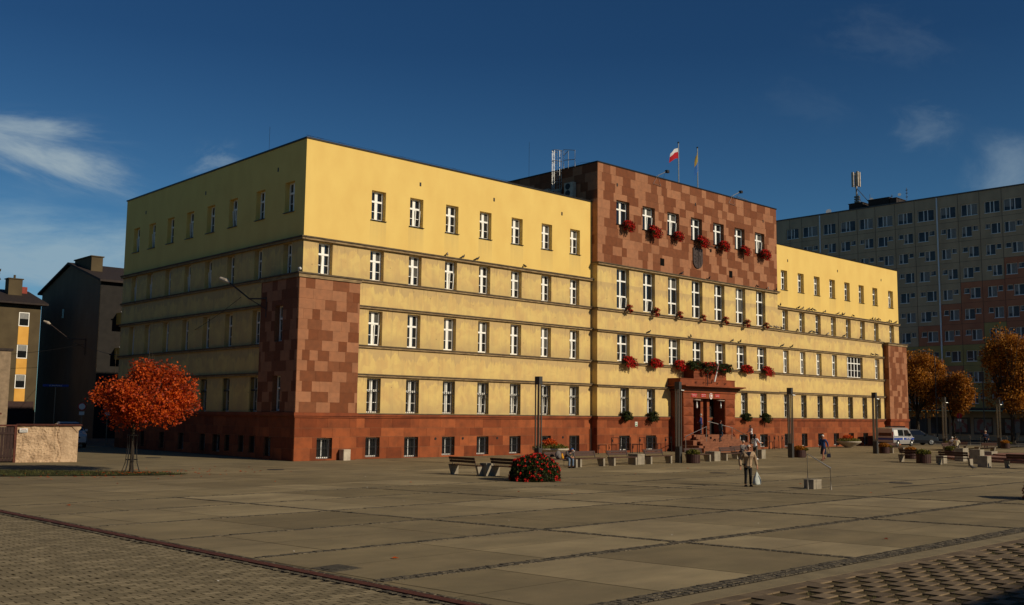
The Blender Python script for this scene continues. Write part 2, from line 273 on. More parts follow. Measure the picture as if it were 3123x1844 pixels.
# ------------------------------------------------------------------ mesh builder
class MB:
    def __init__(s): s.v = []; s.f = []; s.t = []; s.m = []; s.k = 0; s.tone = 0.0; s.M = None
    def vs(s, pts):
        b = len(s.v)
        s.v += [tuple(s.M @ Vector(p)) if s.M else tuple(p) for p in pts]; return b
    def face(s, idx, tone=None):
        s.f.append(tuple(idx)); s.t.append(s.tone if tone is None else tone); s.m.append(s.k)
    def quad(s, a, b, c, d, tone=None):
        i = s.vs((a, b, c, d)); s.face((i, i+1, i+2, i+3), tone)
    def box(s, x0, y0, z0, x1, y1, z1, tone=None):
        i = s.vs([(x0, y0, z0), (x1, y0, z0), (x1, y1, z0), (x0, y1, z0), (x0, y0, z1), (x1, y0, z1), (x1, y1, z1), (x0, y1, z1)])
        for f in ((0, 3, 2, 1), (4, 5, 6, 7), (0, 1, 5, 4), (1, 2, 6, 5), (2, 3, 7, 6), (3, 0, 4, 7)): s.face([i+q for q in f], tone)
        return s
    def prism(s, prof, axis, a, b, tone=None):
        """extrude 2D profile along axis ('x': prof=(y,z); 'y': prof=(x,z); 'z': prof=(x,y))"""
        def P(p, w): return {'x': (w, p[0], p[1]), 'y': (p[0], w, p[1]), 'z': (p[0], p[1], w)}[axis]
        n = len(prof); i = s.vs([P(p, a) for p in prof]+[P(p, b) for p in prof])
        s.face(range(i, i+n), tone); s.face(range(i+2*n-1, i+n-1, -1), tone)
        for q in range(n):
            r = (q+1) % n; s.face((i+q, i+n+q, i+n+r, i+r), tone)
        return s
    def tube(s, p, r, n=8, cap=True, tone=None):
        """p list of points, r radius or list"""
        p = [Vector(q) for q in p]; rr = r if isinstance(r, (list, tuple)) else [r]*len(p); rings = []
        for k, q in enumerate(p):
            d = (p[min(k+1, len(p)-1)]-p[max(k-1, 0)]).normalized()
            a = d.cross(Vector((0, 0, 1)))
            if a.length < 1e-3: a = Vector((1, 0, 0))
            a.normalize(); b = d.cross(a)
            rings.append(s.vs([q+(a*cos(2*pi*j/n)+b*sin(2*pi*j/n))*rr[k] for j in range(n)]))
        for k in range(len(rings)-1):
            for j in range(n):
                s.face((rings[k]+j, rings[k]+(j+1) % n, rings[k+1]+(j+1) % n, rings[k+1]+j), tone)
        if cap: s.face(range(rings[0]+n-1, rings[0]-1, -1), tone); s.face(range(rings[-1], rings[-1]+n), tone)
        return s
    def lathe(s, prof, n=24, c=(0, 0), tone=None):
        rings = [s.vs([(c[0]+r*cos(2*pi*j/n), c[1]+r*sin(2*pi*j/n), z) for j in range(n)]) for r, z in prof]
        for k in range(len(rings)-1):
            for j in range(n): s.face((rings[k]+j, rings[k]+(j+1) % n, rings[k+1]+(j+1) % n, rings[k+1]+j), tone)
        s.face(range(rings[-1], rings[-1]+n), tone); s.face(range(rings[0]+n-1, rings[0]-1, -1), tone)
        return s
    def ball(s, c, r, n=10, m=7, tone=None):
        rx, ry, rz = r if isinstance(r, (tuple, list)) else (r, r, r)
        rings = [s.vs([(c[0]+rx*sin(pi*k/m)*cos(2*pi*j/n), c[1]+ry*sin(pi*k/m)*sin(2*pi*j/n), c[2]-rz*cos(pi*k/m)) for j in range(n)]) for k in range(1, m)]
        b = s.vs([(c[0], c[1], c[2]-rz)]); t = s.vs([(c[0], c[1], c[2]+rz)])
        for j in range(n):
            s.face((b, rings[0]+(j+1) % n, rings[0]+j), tone); s.face((t, rings[-1]+j, rings[-1]+(j+1) % n), tone)
        for k in range(len(rings)-1):
            for j in range(n): s.face((rings[k]+j, rings[k]+(j+1) % n, rings[k+1]+(j+1) % n, rings[k+1]+j), tone)
        return s
    def mesh(s, name, mats, smooth=False):
        me = bpy.data.meshes.new(name); me.from_pydata(s.v, [], s.f); 
        for m in (mats if isinstance(mats, (list, tuple)) else [mats]): me.materials.append(MAT[m])
        a = me.attributes.new('tone', 'FLOAT', 'FACE'); a.data.foreach_set('value', s.t)
        me.polygons.foreach_set('material_index', s.m)
        if smooth: me.polygons.foreach_set('use_smooth', [True]*len(me.polygons))
        me.update(); return me
    def build(s, name, mats, parent=None, smooth=False, loc=None, rz=None):
        return link(name, s.mesh(name, mats, smooth), parent, loc, rz)
def link(name, me, parent=None, loc=None, rz=None):
    o = bpy.data.objects.new(name, me); COL.objects.link(o)
    if parent: o.parent = parent
    if loc: o.location = loc
    if rz is not None: o.rotation_euler = (0, 0, rz)
    return o
def tag(o, label=None, cat=None, group=None, kind=None):
    for k, v in (('label', label), ('category', cat), ('group', group), ('kind', kind)):
        if v: o[k] = v
    return o
def thing(name, loc, label, cat, group=None, rz=0):
    o = bpy.data.objects.new(name, None); COL.objects.link(o); o.location = loc; o.rotation_euler = (0, 0, rz); o.empty_display_size = .3
    return tag(o, label, cat, group)
def copy_tree(o, parent=None):
    c = o.copy(); COL.objects.link(c)
    if parent: c.parent = parent
    for ch in [q for q in KIDS.get(o.name, [])]: copy_tree(ch, c)
    return c
KIDS = {}
def kids(o):
    KIDS[o.name] = [c for c in bpy.data.objects if c.parent == o]
    for c in KIDS[o.name]: kids(c)
ORD = ['first', 'second', 'third', 'fourth', 'fifth', 'sixth', 'seventh', 'eighth', 'ninth', 'tenth', 'eleventh', 'twelfth', 'thirteenth', 'fourteenth', 'fifteenth', 'sixteenth', 'seventeenth', 'eighteenth', 'nineteenth', 'twentieth']

# ------------------------------------------------------------------ ground
def struct(o): return tag(o, kind='structure')
g = MB(); g.quad((-700, -700, -.03), (900, -700, -.03), (900, 1200, -.03), (-700, 1200, -.03)); struct(g.build('ground', 'asphalt'))
# plaza slab grid (columns converge slightly): rows at YR, columns X(i,j)
YR = [-46.6, -42.45, -38.45, -34.65, -30.95, -27.35, -23.85, -20.5, -17.3, -14.3, -11.5]
def GX(i, j):   # j = row index minus 2 -> j=0 at -38.45
    return -13.3+8.55*i+.12*i*i-(.74+.21*i)*j
def kerbx(y): return -22.55 + (y+31.5)*(-.049)
def rowY(j): 
    k = j+2; a = int(math.floor(k)); a = max(0, min(a, len(YR)-2)); return YR[a]+(YR[a+1]-YR[a])*(k-a)
sl_ = MB(); rnd = random.Random(3)
for jr in range(-1, 8):
    y0, y1 = rowY(jr), rowY(jr+1)
    cuts = []
    offs = [(0, .28, .6), (0, .5), (0, .24, .72), (0, .5)][(jr+9) % 4]
    for i in range(-3, 13): cuts += [i+o for o in offs]
    for a, b in zip(cuts[:-1], cuts[1:]):
        q = []
        for (u, yj, j) in ((a, y0, jr), (b, y0, jr), (b, y1, jr+1), (a, y1, jr+1)):
            q.append([GX(u, j), yj])
        if q[1][0] < kerbx(y0)+.2 and y0 < -22: continue
        for p in q:
            if p[1] < -21 and p[0] < kerbx(p[1])+.3: p[0] = kerbx(p[1])+.3
        if q[0][0] > 62: continue
        t = rnd.choice([0, .15, .3, .35, .5, .6, 1.0]) * rnd.uniform(.7, 1)
        g_ = .016
        q2 = [(q[0][0]+g_, q[0][1]+g_), (q[1][0]-g_, q[1][1]+g_), (q[2][0]-g_, q[2][1]-g_), (q[3][0]+g_, q[3][1]-g_)]
        # every second slab is split once lengthwise
        if rnd.random() < .45:
            ym = [( (q2[0][k]+q2[3][k])/2, (q2[1][k]+q2[2][k])/2) for k in (0, 1)]
            L, Rr = (ym[0][0], ym[1][0]), (ym[0][1], ym[1][1])
            sl_.quad((*q2[0], 0), (*q2[1], 0), (Rr[0], Rr[1]-.008, 0), (L[0], L[1]-.008, 0), t)
            sl_.quad((L[0], L[1]+.008, 0), (Rr[0], Rr[1]+.008, 0), (*q2[2], 0), (*q2[3], 0), t*rnd.uniform(.6, 1.1))
        else: sl_.quad(*[(*p, 0) for p in q2], t)
struct(sl_.build('plaza_paving', 'slab'))
b = MB(); b.quad((-60, -11.5, -.008), (100, -11.5, -.008), (100, 60, -.008), (-60, 60, -.008)); b.quad((-24.5, -60, -.012), (110, -60, -.012), (110, -11.5, -.012), (-24.5, -11.5, -.012))
struct(b.build('paving_bed', 'paving_base'))
# pavement along the hall: slabs with long joints
b = MB(); rr = random.Random(5)
for k, y in enumerate([-11.45, -9.6, -7.8, -6.0, -4.2, -2.4, -.6]):
    x = -30
    while x < 110:
        w = rr.uniform(2.2, 6.5); b.quad((x+.012, y, 0), (x+w-.012, y, 0), (x+w-.012, y+1.78, 0), (x+.012, y+1.78, 0), rr.choice([0, .1, .2, .35])); x += w
for y in (1.2, 5.5, 10, 15, 21, 27):
    x = -60
    while x < -.6:
        w = min(rr.uniform(3, 7), -.6-x); b.quad((x+.012, y, 0), (x+w-.012, y, 0), (x+w-.012, y+({1.2: 4.27, 5.5: 4.47, 10: 4.97, 15: 5.97, 21: 5.97, 27: 9}[y]), 0), (x+.012, y+({1.2: 4.27, 5.5: 4.47, 10: 4.97, 15: 5.97, 21: 5.97, 27: 9}[y]), 0), rr.choice([0, .1, .2])); x += w
for (x0, x1) in ((62, 110),):
    for y in range(-46, -12, 4): b.quad((x0, y, 0), (x1, y, 0), (x1, y+3.97, 0), (x0, y+3.97, 0), rr.random()*.4)
struct(b.build('pavement', 'slab'))
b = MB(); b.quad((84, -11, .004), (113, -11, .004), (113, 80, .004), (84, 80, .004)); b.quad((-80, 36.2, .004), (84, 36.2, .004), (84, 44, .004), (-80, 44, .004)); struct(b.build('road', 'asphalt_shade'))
# cobble strips
cb = MB(); rc = random.Random(11)
def cobble_strip(p, q, w, rows, size=.13):
    p, q = Vector(p), Vector(q); d = (q-p); L = d.length; d.normalize(); n = Vector((-d.y, d.x)); rw = w/rows
    for r in range(rows):
        s_ = rc.uniform(0, size)
        while s_ < L:
            l = size*rc.uniform(.8, 1.25); a = p+d*s_+n*(r*rw-w/2); e = .012
            P = [a+d*e+n*e, a+d*(l-e)+n*e, a+d*(l-e)+n*(rw-e), a+d*e+n*(rw-e)]
            h = .006+rc.random()*.012
            i = cb.vs([(v.x, v.y, 0) for v in P]+[(v.x, v.y, h) for v in P]); t = rc.random()
            for f in ((4, 5, 6, 7), (0, 1, 5, 4), (1, 2, 6, 5), (2, 3, 7, 6), (3, 0, 4, 7)): cb.face([i+k for k in f], t)
            s_ += l
for j, w, n_ in ((-1, .42, 3), (0, .3, 2), (1, .2, 1), (2, .15, 1), (3, .15, 1), (4, .12, 1), (5, .12, 1)):
    y = rowY(j); x0 = kerbx(y)+.3
    if j < 1 or True:
        # gently bent rows follow the wear of the square
        x = x0
        while x < (26 if j < 3 else 14):
            cobble_strip((x, y-(.5*max(0, (-14-x))/8 if j > 0 else 0)*0), (x+4, y), w, n_, .14 if j < 2 else .22); x += 4
for i in (0, 1, 2):
    for j in range(-1, 5):
        cobble_strip((GX(i, j), rowY(j)), (GX(i, j+1), rowY(j+1)), .22 if j < 2 else .16, 2 if j < 2 else 1, .14 if j < 2 else .24)
struct(cb.build('cobble_strips', 'cobble'))
m = MB()
for (xa, ya, xb, yb, w) in ((-8.3, -17.9, 1.9, -42.6, .05), (-3.9, -28.7, 12.8, -30.0, .03), (-1.5, -26.2, 16, -27.4, .03)):
    d_ = Vector((xb-xa, yb-ya)).normalized(); n_ = Vector((-d_.y, d_.x))*w/2
    m.quad((xa-n_.x, ya-n_.y, .005), (xa+n_.x, ya+n_.y, .005), (xb+n_.x, yb+n_.y, .005), (xb-n_.x, yb-n_.y, .005))
struct(m.build('expansion_joints', 'cell_soil'))
lt = MB(); rl = random.Random(17)
for _ in range(46):
    x, y = rl.uniform(-30, 25), rl.uniform(-43, -14); s = rl.uniform(.02, .05); a = rl.uniform(0, 3)
    lt.quad((x, y, .024), (x+s*cos(a), y+s*sin(a), .03), (x+s*cos(a)-s*.6*sin(a), y+s*sin(a)+s*.6*cos(a), .036), (x-s*.6*sin(a), y+s*.6*cos(a), .026))
tag(lt.build('litter', 'white_paint'), kind='stuff', label='tiny scraps of pale litter scattered on the paving', cat='litter')
# rust coloured drain edging with brick paving left of it
k = MB(); y = -60; pts = [(kerbx(v), v) for v in (-60, -50, -40, -30, -22, -20)]
for (xa, ya), (xb, yb) in zip(pts[:-1], pts[1:]):
    k.prism([(-.07, 0), (.07, 0), (.07, .02), (-.07, .02)], 'y', 0, 0) if False else None
    i = k.vs([(xa-.10, ya, .03), (xa+.10, ya, .03), (xb+.10, yb, .03), (xb-.10, yb, .03), (xa-.10, ya, -.02), (xa+.10, ya, -.02), (xb+.10, yb, -.02), (xb-.10, yb, -.02)])
    for f in ((0, 1, 2, 3), (0, 3, 7, 4), (2, 1, 5, 6)): k.face([i+q for q in f])
struct(k.build('drain_edging', 'rust_brown'))
cb = MB()
for (xa, ya), (xb, yb) in zip(pts[:-1], pts[1:]):
    cobble_strip((xa+.18, ya), (xb+.18, yb), .18, 2, .13); cobble_strip((xa-.16, ya), (xb-.16, yb), .13, 1, .13)
struct(cb.build('cobble_edge', 'cobble'))
bk = MB(); rb = random.Random(21); row = 0; y = -56.0
while y < -20.4:
    x = -36.5+(row % 2)*.16+rb.uniform(-.02, .02)
    while x < kerbx(y)-.35:
        L = .32; e = .008+rb.random()*.006
        if rb.random() < .05: e += rb.uniform(.01, .03)
        bk.quad((x+e, y+.005, -.003), (x+L-e, y+.005, -.003), (x+L-e, y+.155, -.003), (x+e, y+.155, -.003), max(0, min(1, rb.gauss(.35, .42))))
        x += L
    y += .16; row += 1
struct(bk.build('brick_paving', 'paver'))
b = MB(); b.quad((-60, -60, -.022), (-22, -60, -.022), (-22.6, -20.4, -.022), (-60, -20.4, -.022)); struct(b.build('brick_bed', 'cell_soil'))
b = MB(); b.quad((-60, -20.35, -.004), (-22.8, -20.35, -.004), (-22.8, -11.5, -.004), (-60, -11.5, -.004), .2); struct(b.build('side_paving', 'slab'))
# grass pavers: raised concrete squares in a chequer, soil and grass in the cells
gp = MB(); rg = random.Random(31)
b = MB(); b.quad((-24, -60, -.006), (30, -60, -.006), (30, -42.7, -.006), (-24, -42.7, -.006)); struct(b.build('paver_bed', 'cell_soil'))
tuft = MB(); cw, ch = .42, .27
nx, ny = int(34/cw), int(12/ch)
for a in range(nx):
    for c in range(ny):
        x = -22.0+a*cw; y = -43.25-c*ch
        band = (a % 19 == 9)
        solid = ((a+c) % 2 == 0) or c < 1 or band
        if solid:
            t = rg.random(); z = .014+rg.random()*.004; e = .004 if not band else 0
            gp.box(x+e, y+e-ch, -.01, x+cw-e, y-e, z, t)
        else:
            if y > -49.5:
                for _ in range(rg.choice([2, 5, 9, 14]) if x < 6 else 2):
                    px, py = x+rg.uniform(.06, cw-.04), y-rg.uniform(.03, ch-.03); an = rg.uniform(0, pi); l = rg.uniform(.02, .055); w = .006
                    dx, dy = cos(an)*w, sin(an)*w; lx, ly = rg.uniform(-.03, .03), rg.uniform(-.03, .03)
                    i = tuft.vs([(px-dx, py-dy, -.005), (px+dx, py+dy, -.005), (px+lx, py+ly, l)]); tuft.face((i, i+1, i+2), rg.random())
struct(gp.build('grass_paver_blocks', 'paver_worn'))
tag(tuft.build('paver_grass', 'grass'), kind='stuff', label='sparse grass growing in the cells of the concrete grass pavers', cat='grass')
b = MB(); b.box(-24, -43.2, -.02, 30, -42.72, .004, .3); struct(b.build('paver_border', 'paver'))
# grass verge under the maple
vg = MB(); poly = [(-28, -2.2), (-18.3, -6.3), (-12.6, -9.1), (-11.0, -8.9), (-11.9, -6.9), (-14.5, -4.2), (-17, -2.0), (-28, 3.6)]
i = vg.vs([(x, y, .03) for x, y in poly]); vg.face(range(i, i+len(poly)), .3)
struct(vg.build('grass_verge', 'grass'))
def inside(x, y, P):
    c = False
    for (x1, y1), (x2, y2) in zip(P, P[1:]+P[:1]):
        if (y1 > y) != (y2 > y) and x < (x2-x1)*(y-y1)/(y2-y1)+x1: c = not c
    return c
bl = MB(); rg = random.Random(8); n = 0
while n < 9000:
    x, y = rg.uniform(-22, -11), rg.uniform(-9.2, 1)
    if not inside(x, y, poly): continue
    n += 1; a = rg.uniform(0, pi); w = .012; h = rg.uniform(.03, .11)
    i = bl.vs([(x-cos(a)*w, y-sin(a)*w, .02), (x+cos(a)*w, y+sin(a)*w, .02), (x+rg.uniform(-.04, .04), y+rg.uniform(-.04, .04), .03+h)]); bl.face((i, i+1, i+2), rg.random())
tag(bl.build('grass_blades', 'grass'), kind='stuff', label='short grass of the verge under the red maple', cat='grass')
fl = MB()
for _ in range(170):
    r = abs(rg.gauss(0, 2.6)); a = rg.uniform(0, 2*pi); x, y = -13+r*cos(a)*1.5, -7.2+r*sin(a)*.8
    if rg.random() < .12: x, y = rg.uniform(-22, 14), rg.uniform(-42, -8)
    s = rg.uniform(.05, .09); a = rg.uniform(0, pi); z = .05 if inside(x, y, poly) else .012
    fl.quad((x-cos(a)*s, y-sin(a)*s, z), (x+sin(a)*s*.7, y-cos(a)*s*.7, z+.03), (x+cos(a)*s, y+sin(a)*s, z+.01), (x-sin(a)*s*.7, y+cos(a)*s*.7, z+.02), rg.random())
tag(fl.build('fallen_leaves', 'leaf_maple'), kind='stuff', label='red and brown leaves fallen around the maple and over the square', cat='leaves')
# manhole covers and slot drains
def manhole(x, y, r, label):
    m = MB(); m.lathe([(r, 0), (r, .012), (r*.86, .014), (r*.84, .008), (.01, .008)], 22)
    o = m.build('manhole_cover', 'anthracite', loc=(x, y, .003)); tag(o, label, 'manhole cover', 'manhole covers in the square')
manhole(11.5, -22.0, .45, 'round dark manhole cover in the slabs between the near bench pair and the entrance')
manhole(11.95, -31.5, .5, 'round dark manhole cover right of the steel handrail')
manhole(-5.86, -7.7, .42, 'round dark manhole cover before the front corner of the hall')
manhole(-5.4, 7.6, .45, 'round dark manhole cover beside the shaded side of the hall')
m = MB(); m.box(-.35, -.35, 0, .35, .35, .006, .2); m.lathe([(.27, .006), (.27, .016), (.01, .016)], 20)
tag(m.build('manhole_cover', 'cobble', loc=(-21.55, -36.75, 0), rz=.1), 'broken cobbled frame with a round cover beside the rust brown drain edging', 'manhole cover', 'manhole covers in the square')
for (x, y, x2, y2, lb) in ((1.9, -24.05, 5.7, -23.9, 'thin dark slot drain right of the flower mound'), (9.0, -32.6, 14.8, -32.9, 'long thin dark slot drain right of the steel handrail')):
    m = MB(); m.box(0, -.05, 0, math.hypot(x2-x, y2-y), .05, .008); tag(m.build('slot_drain', 'black_iron', loc=(x, y, .001), rz=math.atan2(y2-y, x2-x)), lb, 'drain')

# ------------------------------------------------------------------ facade helpers
def rects_minus(x0, x1, z0, z1, holes):
    """split rectangle around holes -> list of rectangles"""
    xs = sorted({x0, x1, *[min(max(h[k], x0), x1) for h in holes for k in (0, 1)]}); zs = sorted({z0, z1, *[min(max(h[k], z0), z1) for h in holes for k in (2, 3)]})
    out = []
    for a, b_ in zip(xs[:-1], xs[1:]):
        if b_-a < 1e-5: continue
        run = None
        for c, d in zip(zs[:-1], zs[1:]):
            if d-c < 1e-5: continue
            mx, mz = (a+b_)/2, (c+d)/2
            if any(h[0] < mx < h[1] and h[2] < mz < h[3] for h in holes):
                if run: out.append((a, b_, *run)); run = None
            else: run = (run[0], d) if run else (c, d)
        if run: out.append((a, b_, *run))
    return out
# a facade frame: origin o, direction d (along wall, left to right seen from outside), outward normal n
class Fac:
    def __init__(s, ox, oy, face):
        s.face = face
        if face == 'S': s.o, s.d, s.n = Vector((0, oy, 0)), Vector((1, 0, 0)), Vector((0, -1, 0))     # coordinate = X
        if face == 'Wt': s.o, s.d, s.n = Vector((ox, 0, 0)), Vector((0, 1, 0)), Vector((-1, 0, 0))   # coordinate = Y
        s.rz = 0 if face == 'S' else -pi/2
    def P(s, u, z, out=0.0): v = s.o+s.d*u+s.n*out; return (v.x, v.y, z)
    def wall(s, mb, u0, u1, z0, z1, holes, depth=.42):
        hs_ = [h for h in holes if h[0] < u1 and h[1] > u0 and h[2] < z1 and h[3] > z0]
        for a, b_, c, d in rects_minus(u0, u1, z0, z1, hs_):
            q = [s.P(a, c), s.P(b_, c), s.P(b_, d), s.P(a, d)]
            mb.quad(*(q if s.face == 'S' else q[::-1]))
        for a, b_, c, d in hs_:
            for q in ([s.P(a, c), s.P(a, d), s.P(a, d, -depth), s.P(a, c, -depth)], [s.P(b_, c), s.P(b_, c, -depth), s.P(b_, d, -depth), s.P(b_, d)],
                      [s.P(a, d), s.P(b_, d), s.P(b_, d, -depth), s.P(a, d, -depth)], [s.P(a, c), s.P(a, c, -depth), s.P(b_, c, -depth), s.P(b_, c)]):
                mb.quad(*q)
    def band(s, mb, u0, u1, z0, z1, out, inn=.02, tone=None):
        a, b_ = s.P(u0, z0, -inn), s.P(u1, z1, out)
        mb.box(min(a[0], b_[0]), min(a[1], b_[1]), z0, max(a[0], b_[0]), max(a[1], b_[1]), z1, tone)
    def tiles(s, mb, u0, u1, z0, z1, rh, holes, rn, wmin=.55, wmax=1.5, out=.012, gap=.008, two=True):
        n = max(1, round((z1-z0)/rh)); h = (z1-z0)/n
        for r in range(n):
            u = u0-rn.uniform(0, wmax*.6); zz0, zz1 = z0+r*h+gap/2, z0+(r+1)*h-gap/2; last = 0
            while u < u1:
                w = rn.uniform(wmin, wmax); a, b_ = max(u, u0)+gap/2, min(u+w, u1)-gap/2; u += w
                if b_-a < .05: continue
                if two:
                    p = .14 if last > .5 else .82; t = (1.0 if rn.random() < p else 0.0); last = t; t = min(1, max(0, t*.8+rn.uniform(-.05, .2)))
                else: t = max(0, min(1, rn.gauss(.35, .3)))
                for x0, x1, c, d in rects_minus(a, b_, zz0, zz1, holes):
                    q0, q1 = s.P(x0, c, out), s.P(x1, d, 0.0)
                    mb.box(min(q0[0], q1[0]), min(q0[1], q1[1]), c, max(q0[0], q1[0]), max(q0[1], q1[1]), d, t)
WCACHE = {}; rwin = random.Random(44)
def win_meshes(w, h, kind, var=0):
    key = (round(w, 2), round(h, 2), kind, var)
    if key in WCACHE: return WCACHE[key]
    f = MB(); fw_ = .075; d0, d1 = -.035, .035
    def bar(x0, z0, x1, z1, a=d0, b_=d1): f.box(x0, a, z0, x1, b_, z1)
    if kind == 'base':
        bar(0, 0, fw_, h); bar(w-fw_, 0, w, h); bar(fw_, h-fw_, w-fw_, h); bar(fw_, 0, w-fw_, fw_*1.2); bar(w/2-.03, fw_*1.2, w/2+.03, h-fw_)
    elif kind == 'wide':
        bar(0, 0, fw_, h); bar(w-fw_, 0, w, h); bar(fw_, h-fw_, w-fw_, h); bar(fw_, 0, w-fw_, fw_)
        n = 5
        for i in range(1, n): x = w*i/n; bar(x-.06, fw_, x+.06, h-fw_)
        bar(fw_, h*.66, w-fw_, h*.66+.1, d0-.01, d1); bar(fw_, h*.33, w-fw_, h*.33+.04, d0-.005, d1)
    else:
        bar(0, 0, fw_, h); bar(w-fw_, 0, w, h); bar(fw_, h-fw_, w-fw_, h); bar(fw_, 0, w-fw_, fw_*1.3)
        bar(w/2-.075, fw_*1.3, w/2+.075, h-fw_)
        tz = [h*.62] if kind != 'tall' else [h*.30, h*.68]
        for z in tz: f.box(fw_, d0-.02, z, w-fw_, d1, z+.12)
        if kind in ('std', 'bar'): f.box(fw_, d0-.004, h*.30, w-fw_, d1, h*.30+.035)
        # inner sash frames
        for (x0, x1) in ((fw_, w/2-.075), (w/2+.075, w-fw_)):
            for z0, z1 in ([(fw_*1.3, tz[0])] if var in (1, 2) else [(fw_*1.3, tz[0])])+[(tz[-1]+.12, h-fw_)]:
                bar(x0, z0, x0+.035, z1, d0-.008, d1-.01); bar(x1-.035, z0, x1, z1, d0-.008, d1-.01)
        if var:   # a tilted sash: leans into the room at the top
            x0, x1 = (fw_, w/2-.075) if var == 1 else (w/2+.075, w-fw_)
            zt = tz[0]-.03; lean = .16
            for (xa, xb) in ((x0, x0+.05), (x1-.05, x1)):
                i = f.vs([(xa, d0-.03, .1), (xb, d0-.03, .1), (xb, d0-.03-lean*.5, zt), (xa, d0-.03-lean*.5, zt), (xa, d0+.01, .1), (xb, d0+.01, .1), (xb, d0+.01-lean*.5, zt), (xa, d0+.01-lean*.5, zt)])
                for q in ((0, 1, 2, 3), (7, 6, 5, 4), (0, 4, 5, 1), (3, 2, 6, 7), (0, 3, 7, 4), (1, 5, 6, 2)): f.face([i+k_ for k_ in q])
    p = MB(); p.quad((.03, .02, .03), (w-.03, .02, .03), (w-.03, .02, h-.03), (.03, .02, h-.03))
    pm = p.mesh('pane', 'glass_dark')
    res = [f.mesh('window', 'white_frame'), pm, None, None]
    if kind in ('std', 'tall', 'wide') and random.random() < .5 or (kind == 'std' and var == 2):
        c = MB(); n = 10; z0 = h*.12
        for q in range(n): x = .08+(w-.16)*q/n; c.quad((x, .012+.006*(q % 2), z0), (x+(w-.16)/n, .012+.006*((q+1) % 2), z0), (x+(w-.16)/n, .012+.006*((q+1) % 2), h-.1), (x, .012+.006*(q % 2), h-.1))
        res[3] = None
    if kind in ('bar', 'base'):
        gq = MB(); n = 7 if kind == 'bar' else 8
        for i in range(n): x = .03+(w-.06)*i/(n-1); gq.box(x-.011, -.25, .03, x+.011, -.228, h-.02)
        for z in ((.12, h*.6, h*.64, h-.12) if kind == 'bar' else (.12, h*.5, h-.12)): gq.box(.0, -.262, z, w, -.25, z+.03)
        if kind == 'bar':
            for i in range(5):
                x = .1+(w-.2)*i/4; gq.lathe([(.035, h*.61), (.04, h*.62), (.035, h*.63)], 6, (x, -.255))
        res[2] = gq.mesh('grille', 'black_iron')
    WCACHE[key] = res; return res
def place_window(fac, u0, z0, w, h, kind, parent, var=0, name='window', sill=False, depth=.36, dark_frame=False):
    fm, pm, gm, cm = win_meshes(w, h, kind, var)
    u = u0 if fac.face == 'S' else u0+w
    o = link(name, fm, parent, fac.P(u, z0, -depth), fac.rz)
    link('pane', pm, o)
    if kind in ('std', 'tall', 'plain') and rwin.random() < .38:
        sd = rwin.randrange(3); key = ('cur', round(w, 2), round(h, 2), sd)
        if key not in WCACHE:
            c = MB(); zl = h*(.30 if sd == 1 else .70); sides = ((.08, w/2-.08), (w/2+.08, w-.08)) if sd < 2 else ((w/2+.08, w-.08),)
            for xa, xb in sides:
                for q in range(6): xq = xa+(xb-xa)*q/6; xr = xa+(xb-xa)*(q+1)/6; c.quad((xq, .008+.008*(q % 2), zl), (xr, .008+.008*((q+1) % 2), zl), (xr, .008+.008*((q+1) % 2), h-.1), (xq, .008+.008*(q % 2), h-.1))
            WCACHE[key] = c.mesh('curtain', 'curtain_dim')
        link('curtain', WCACHE[key], o)
    if gm: link('grille', gm, o)
    if sill:
        key = ('sill', round(w, 2))
        if key not in WCACHE:
            s = MB(); s.prism([(-.46, -.055), (-.46, -.02), (0, .012), (0, -.03)], 'x', -.06, w+.06); WCACHE[key] = s.mesh('sill', 'dark_metal')
        link('sill', WCACHE[key], o, (0, 0, 0))
    return o
def inter(mb, fac, holes, d=.5):   # dark room backing not needed: panes are opaque glass
    pass

# ------------------------------------------------------------------ TOWN HALL
H0 = 19.7; L1, L2, L3, DD, PR = 26.1, 51.87, 77.95, 26.95, .59
hall = thing('town_hall', (0, 0, 0), 'long five storey town hall of yellow plaster with red stone middle block and corner towers', 'town hall')
fS, fC, fW = Fac(0, 0, 'S'), Fac(0, -PR, 'S'), Fac(0, 0, 'Wt')
fT, fTW = Fac(0, -.58, 'S'), Fac(-.54, 0, 'Wt')
smooth, old, cor, tile, pl, mort, capm, ston, lip = [MB() for _ in range(9)]
rn = random.Random(77)
TW = 3.84
VZ = [(15.3, 17.22), (11.34, 13.32), (7.18, 9.38), (2.87, 5.08), (.12, 1.35)]
lw = [4.95+3.108*i for i in range(7)]; rw_ = [53.5+3.083*i for i in range(7)]; sw = [1.24, 4.86, 8.52, 11.74, 14.94, 18.13, 21.34, 24.2]
def variants(i, seed): return random.Random(seed*31+i*7).choice([0, 0, 1, 2, 1])
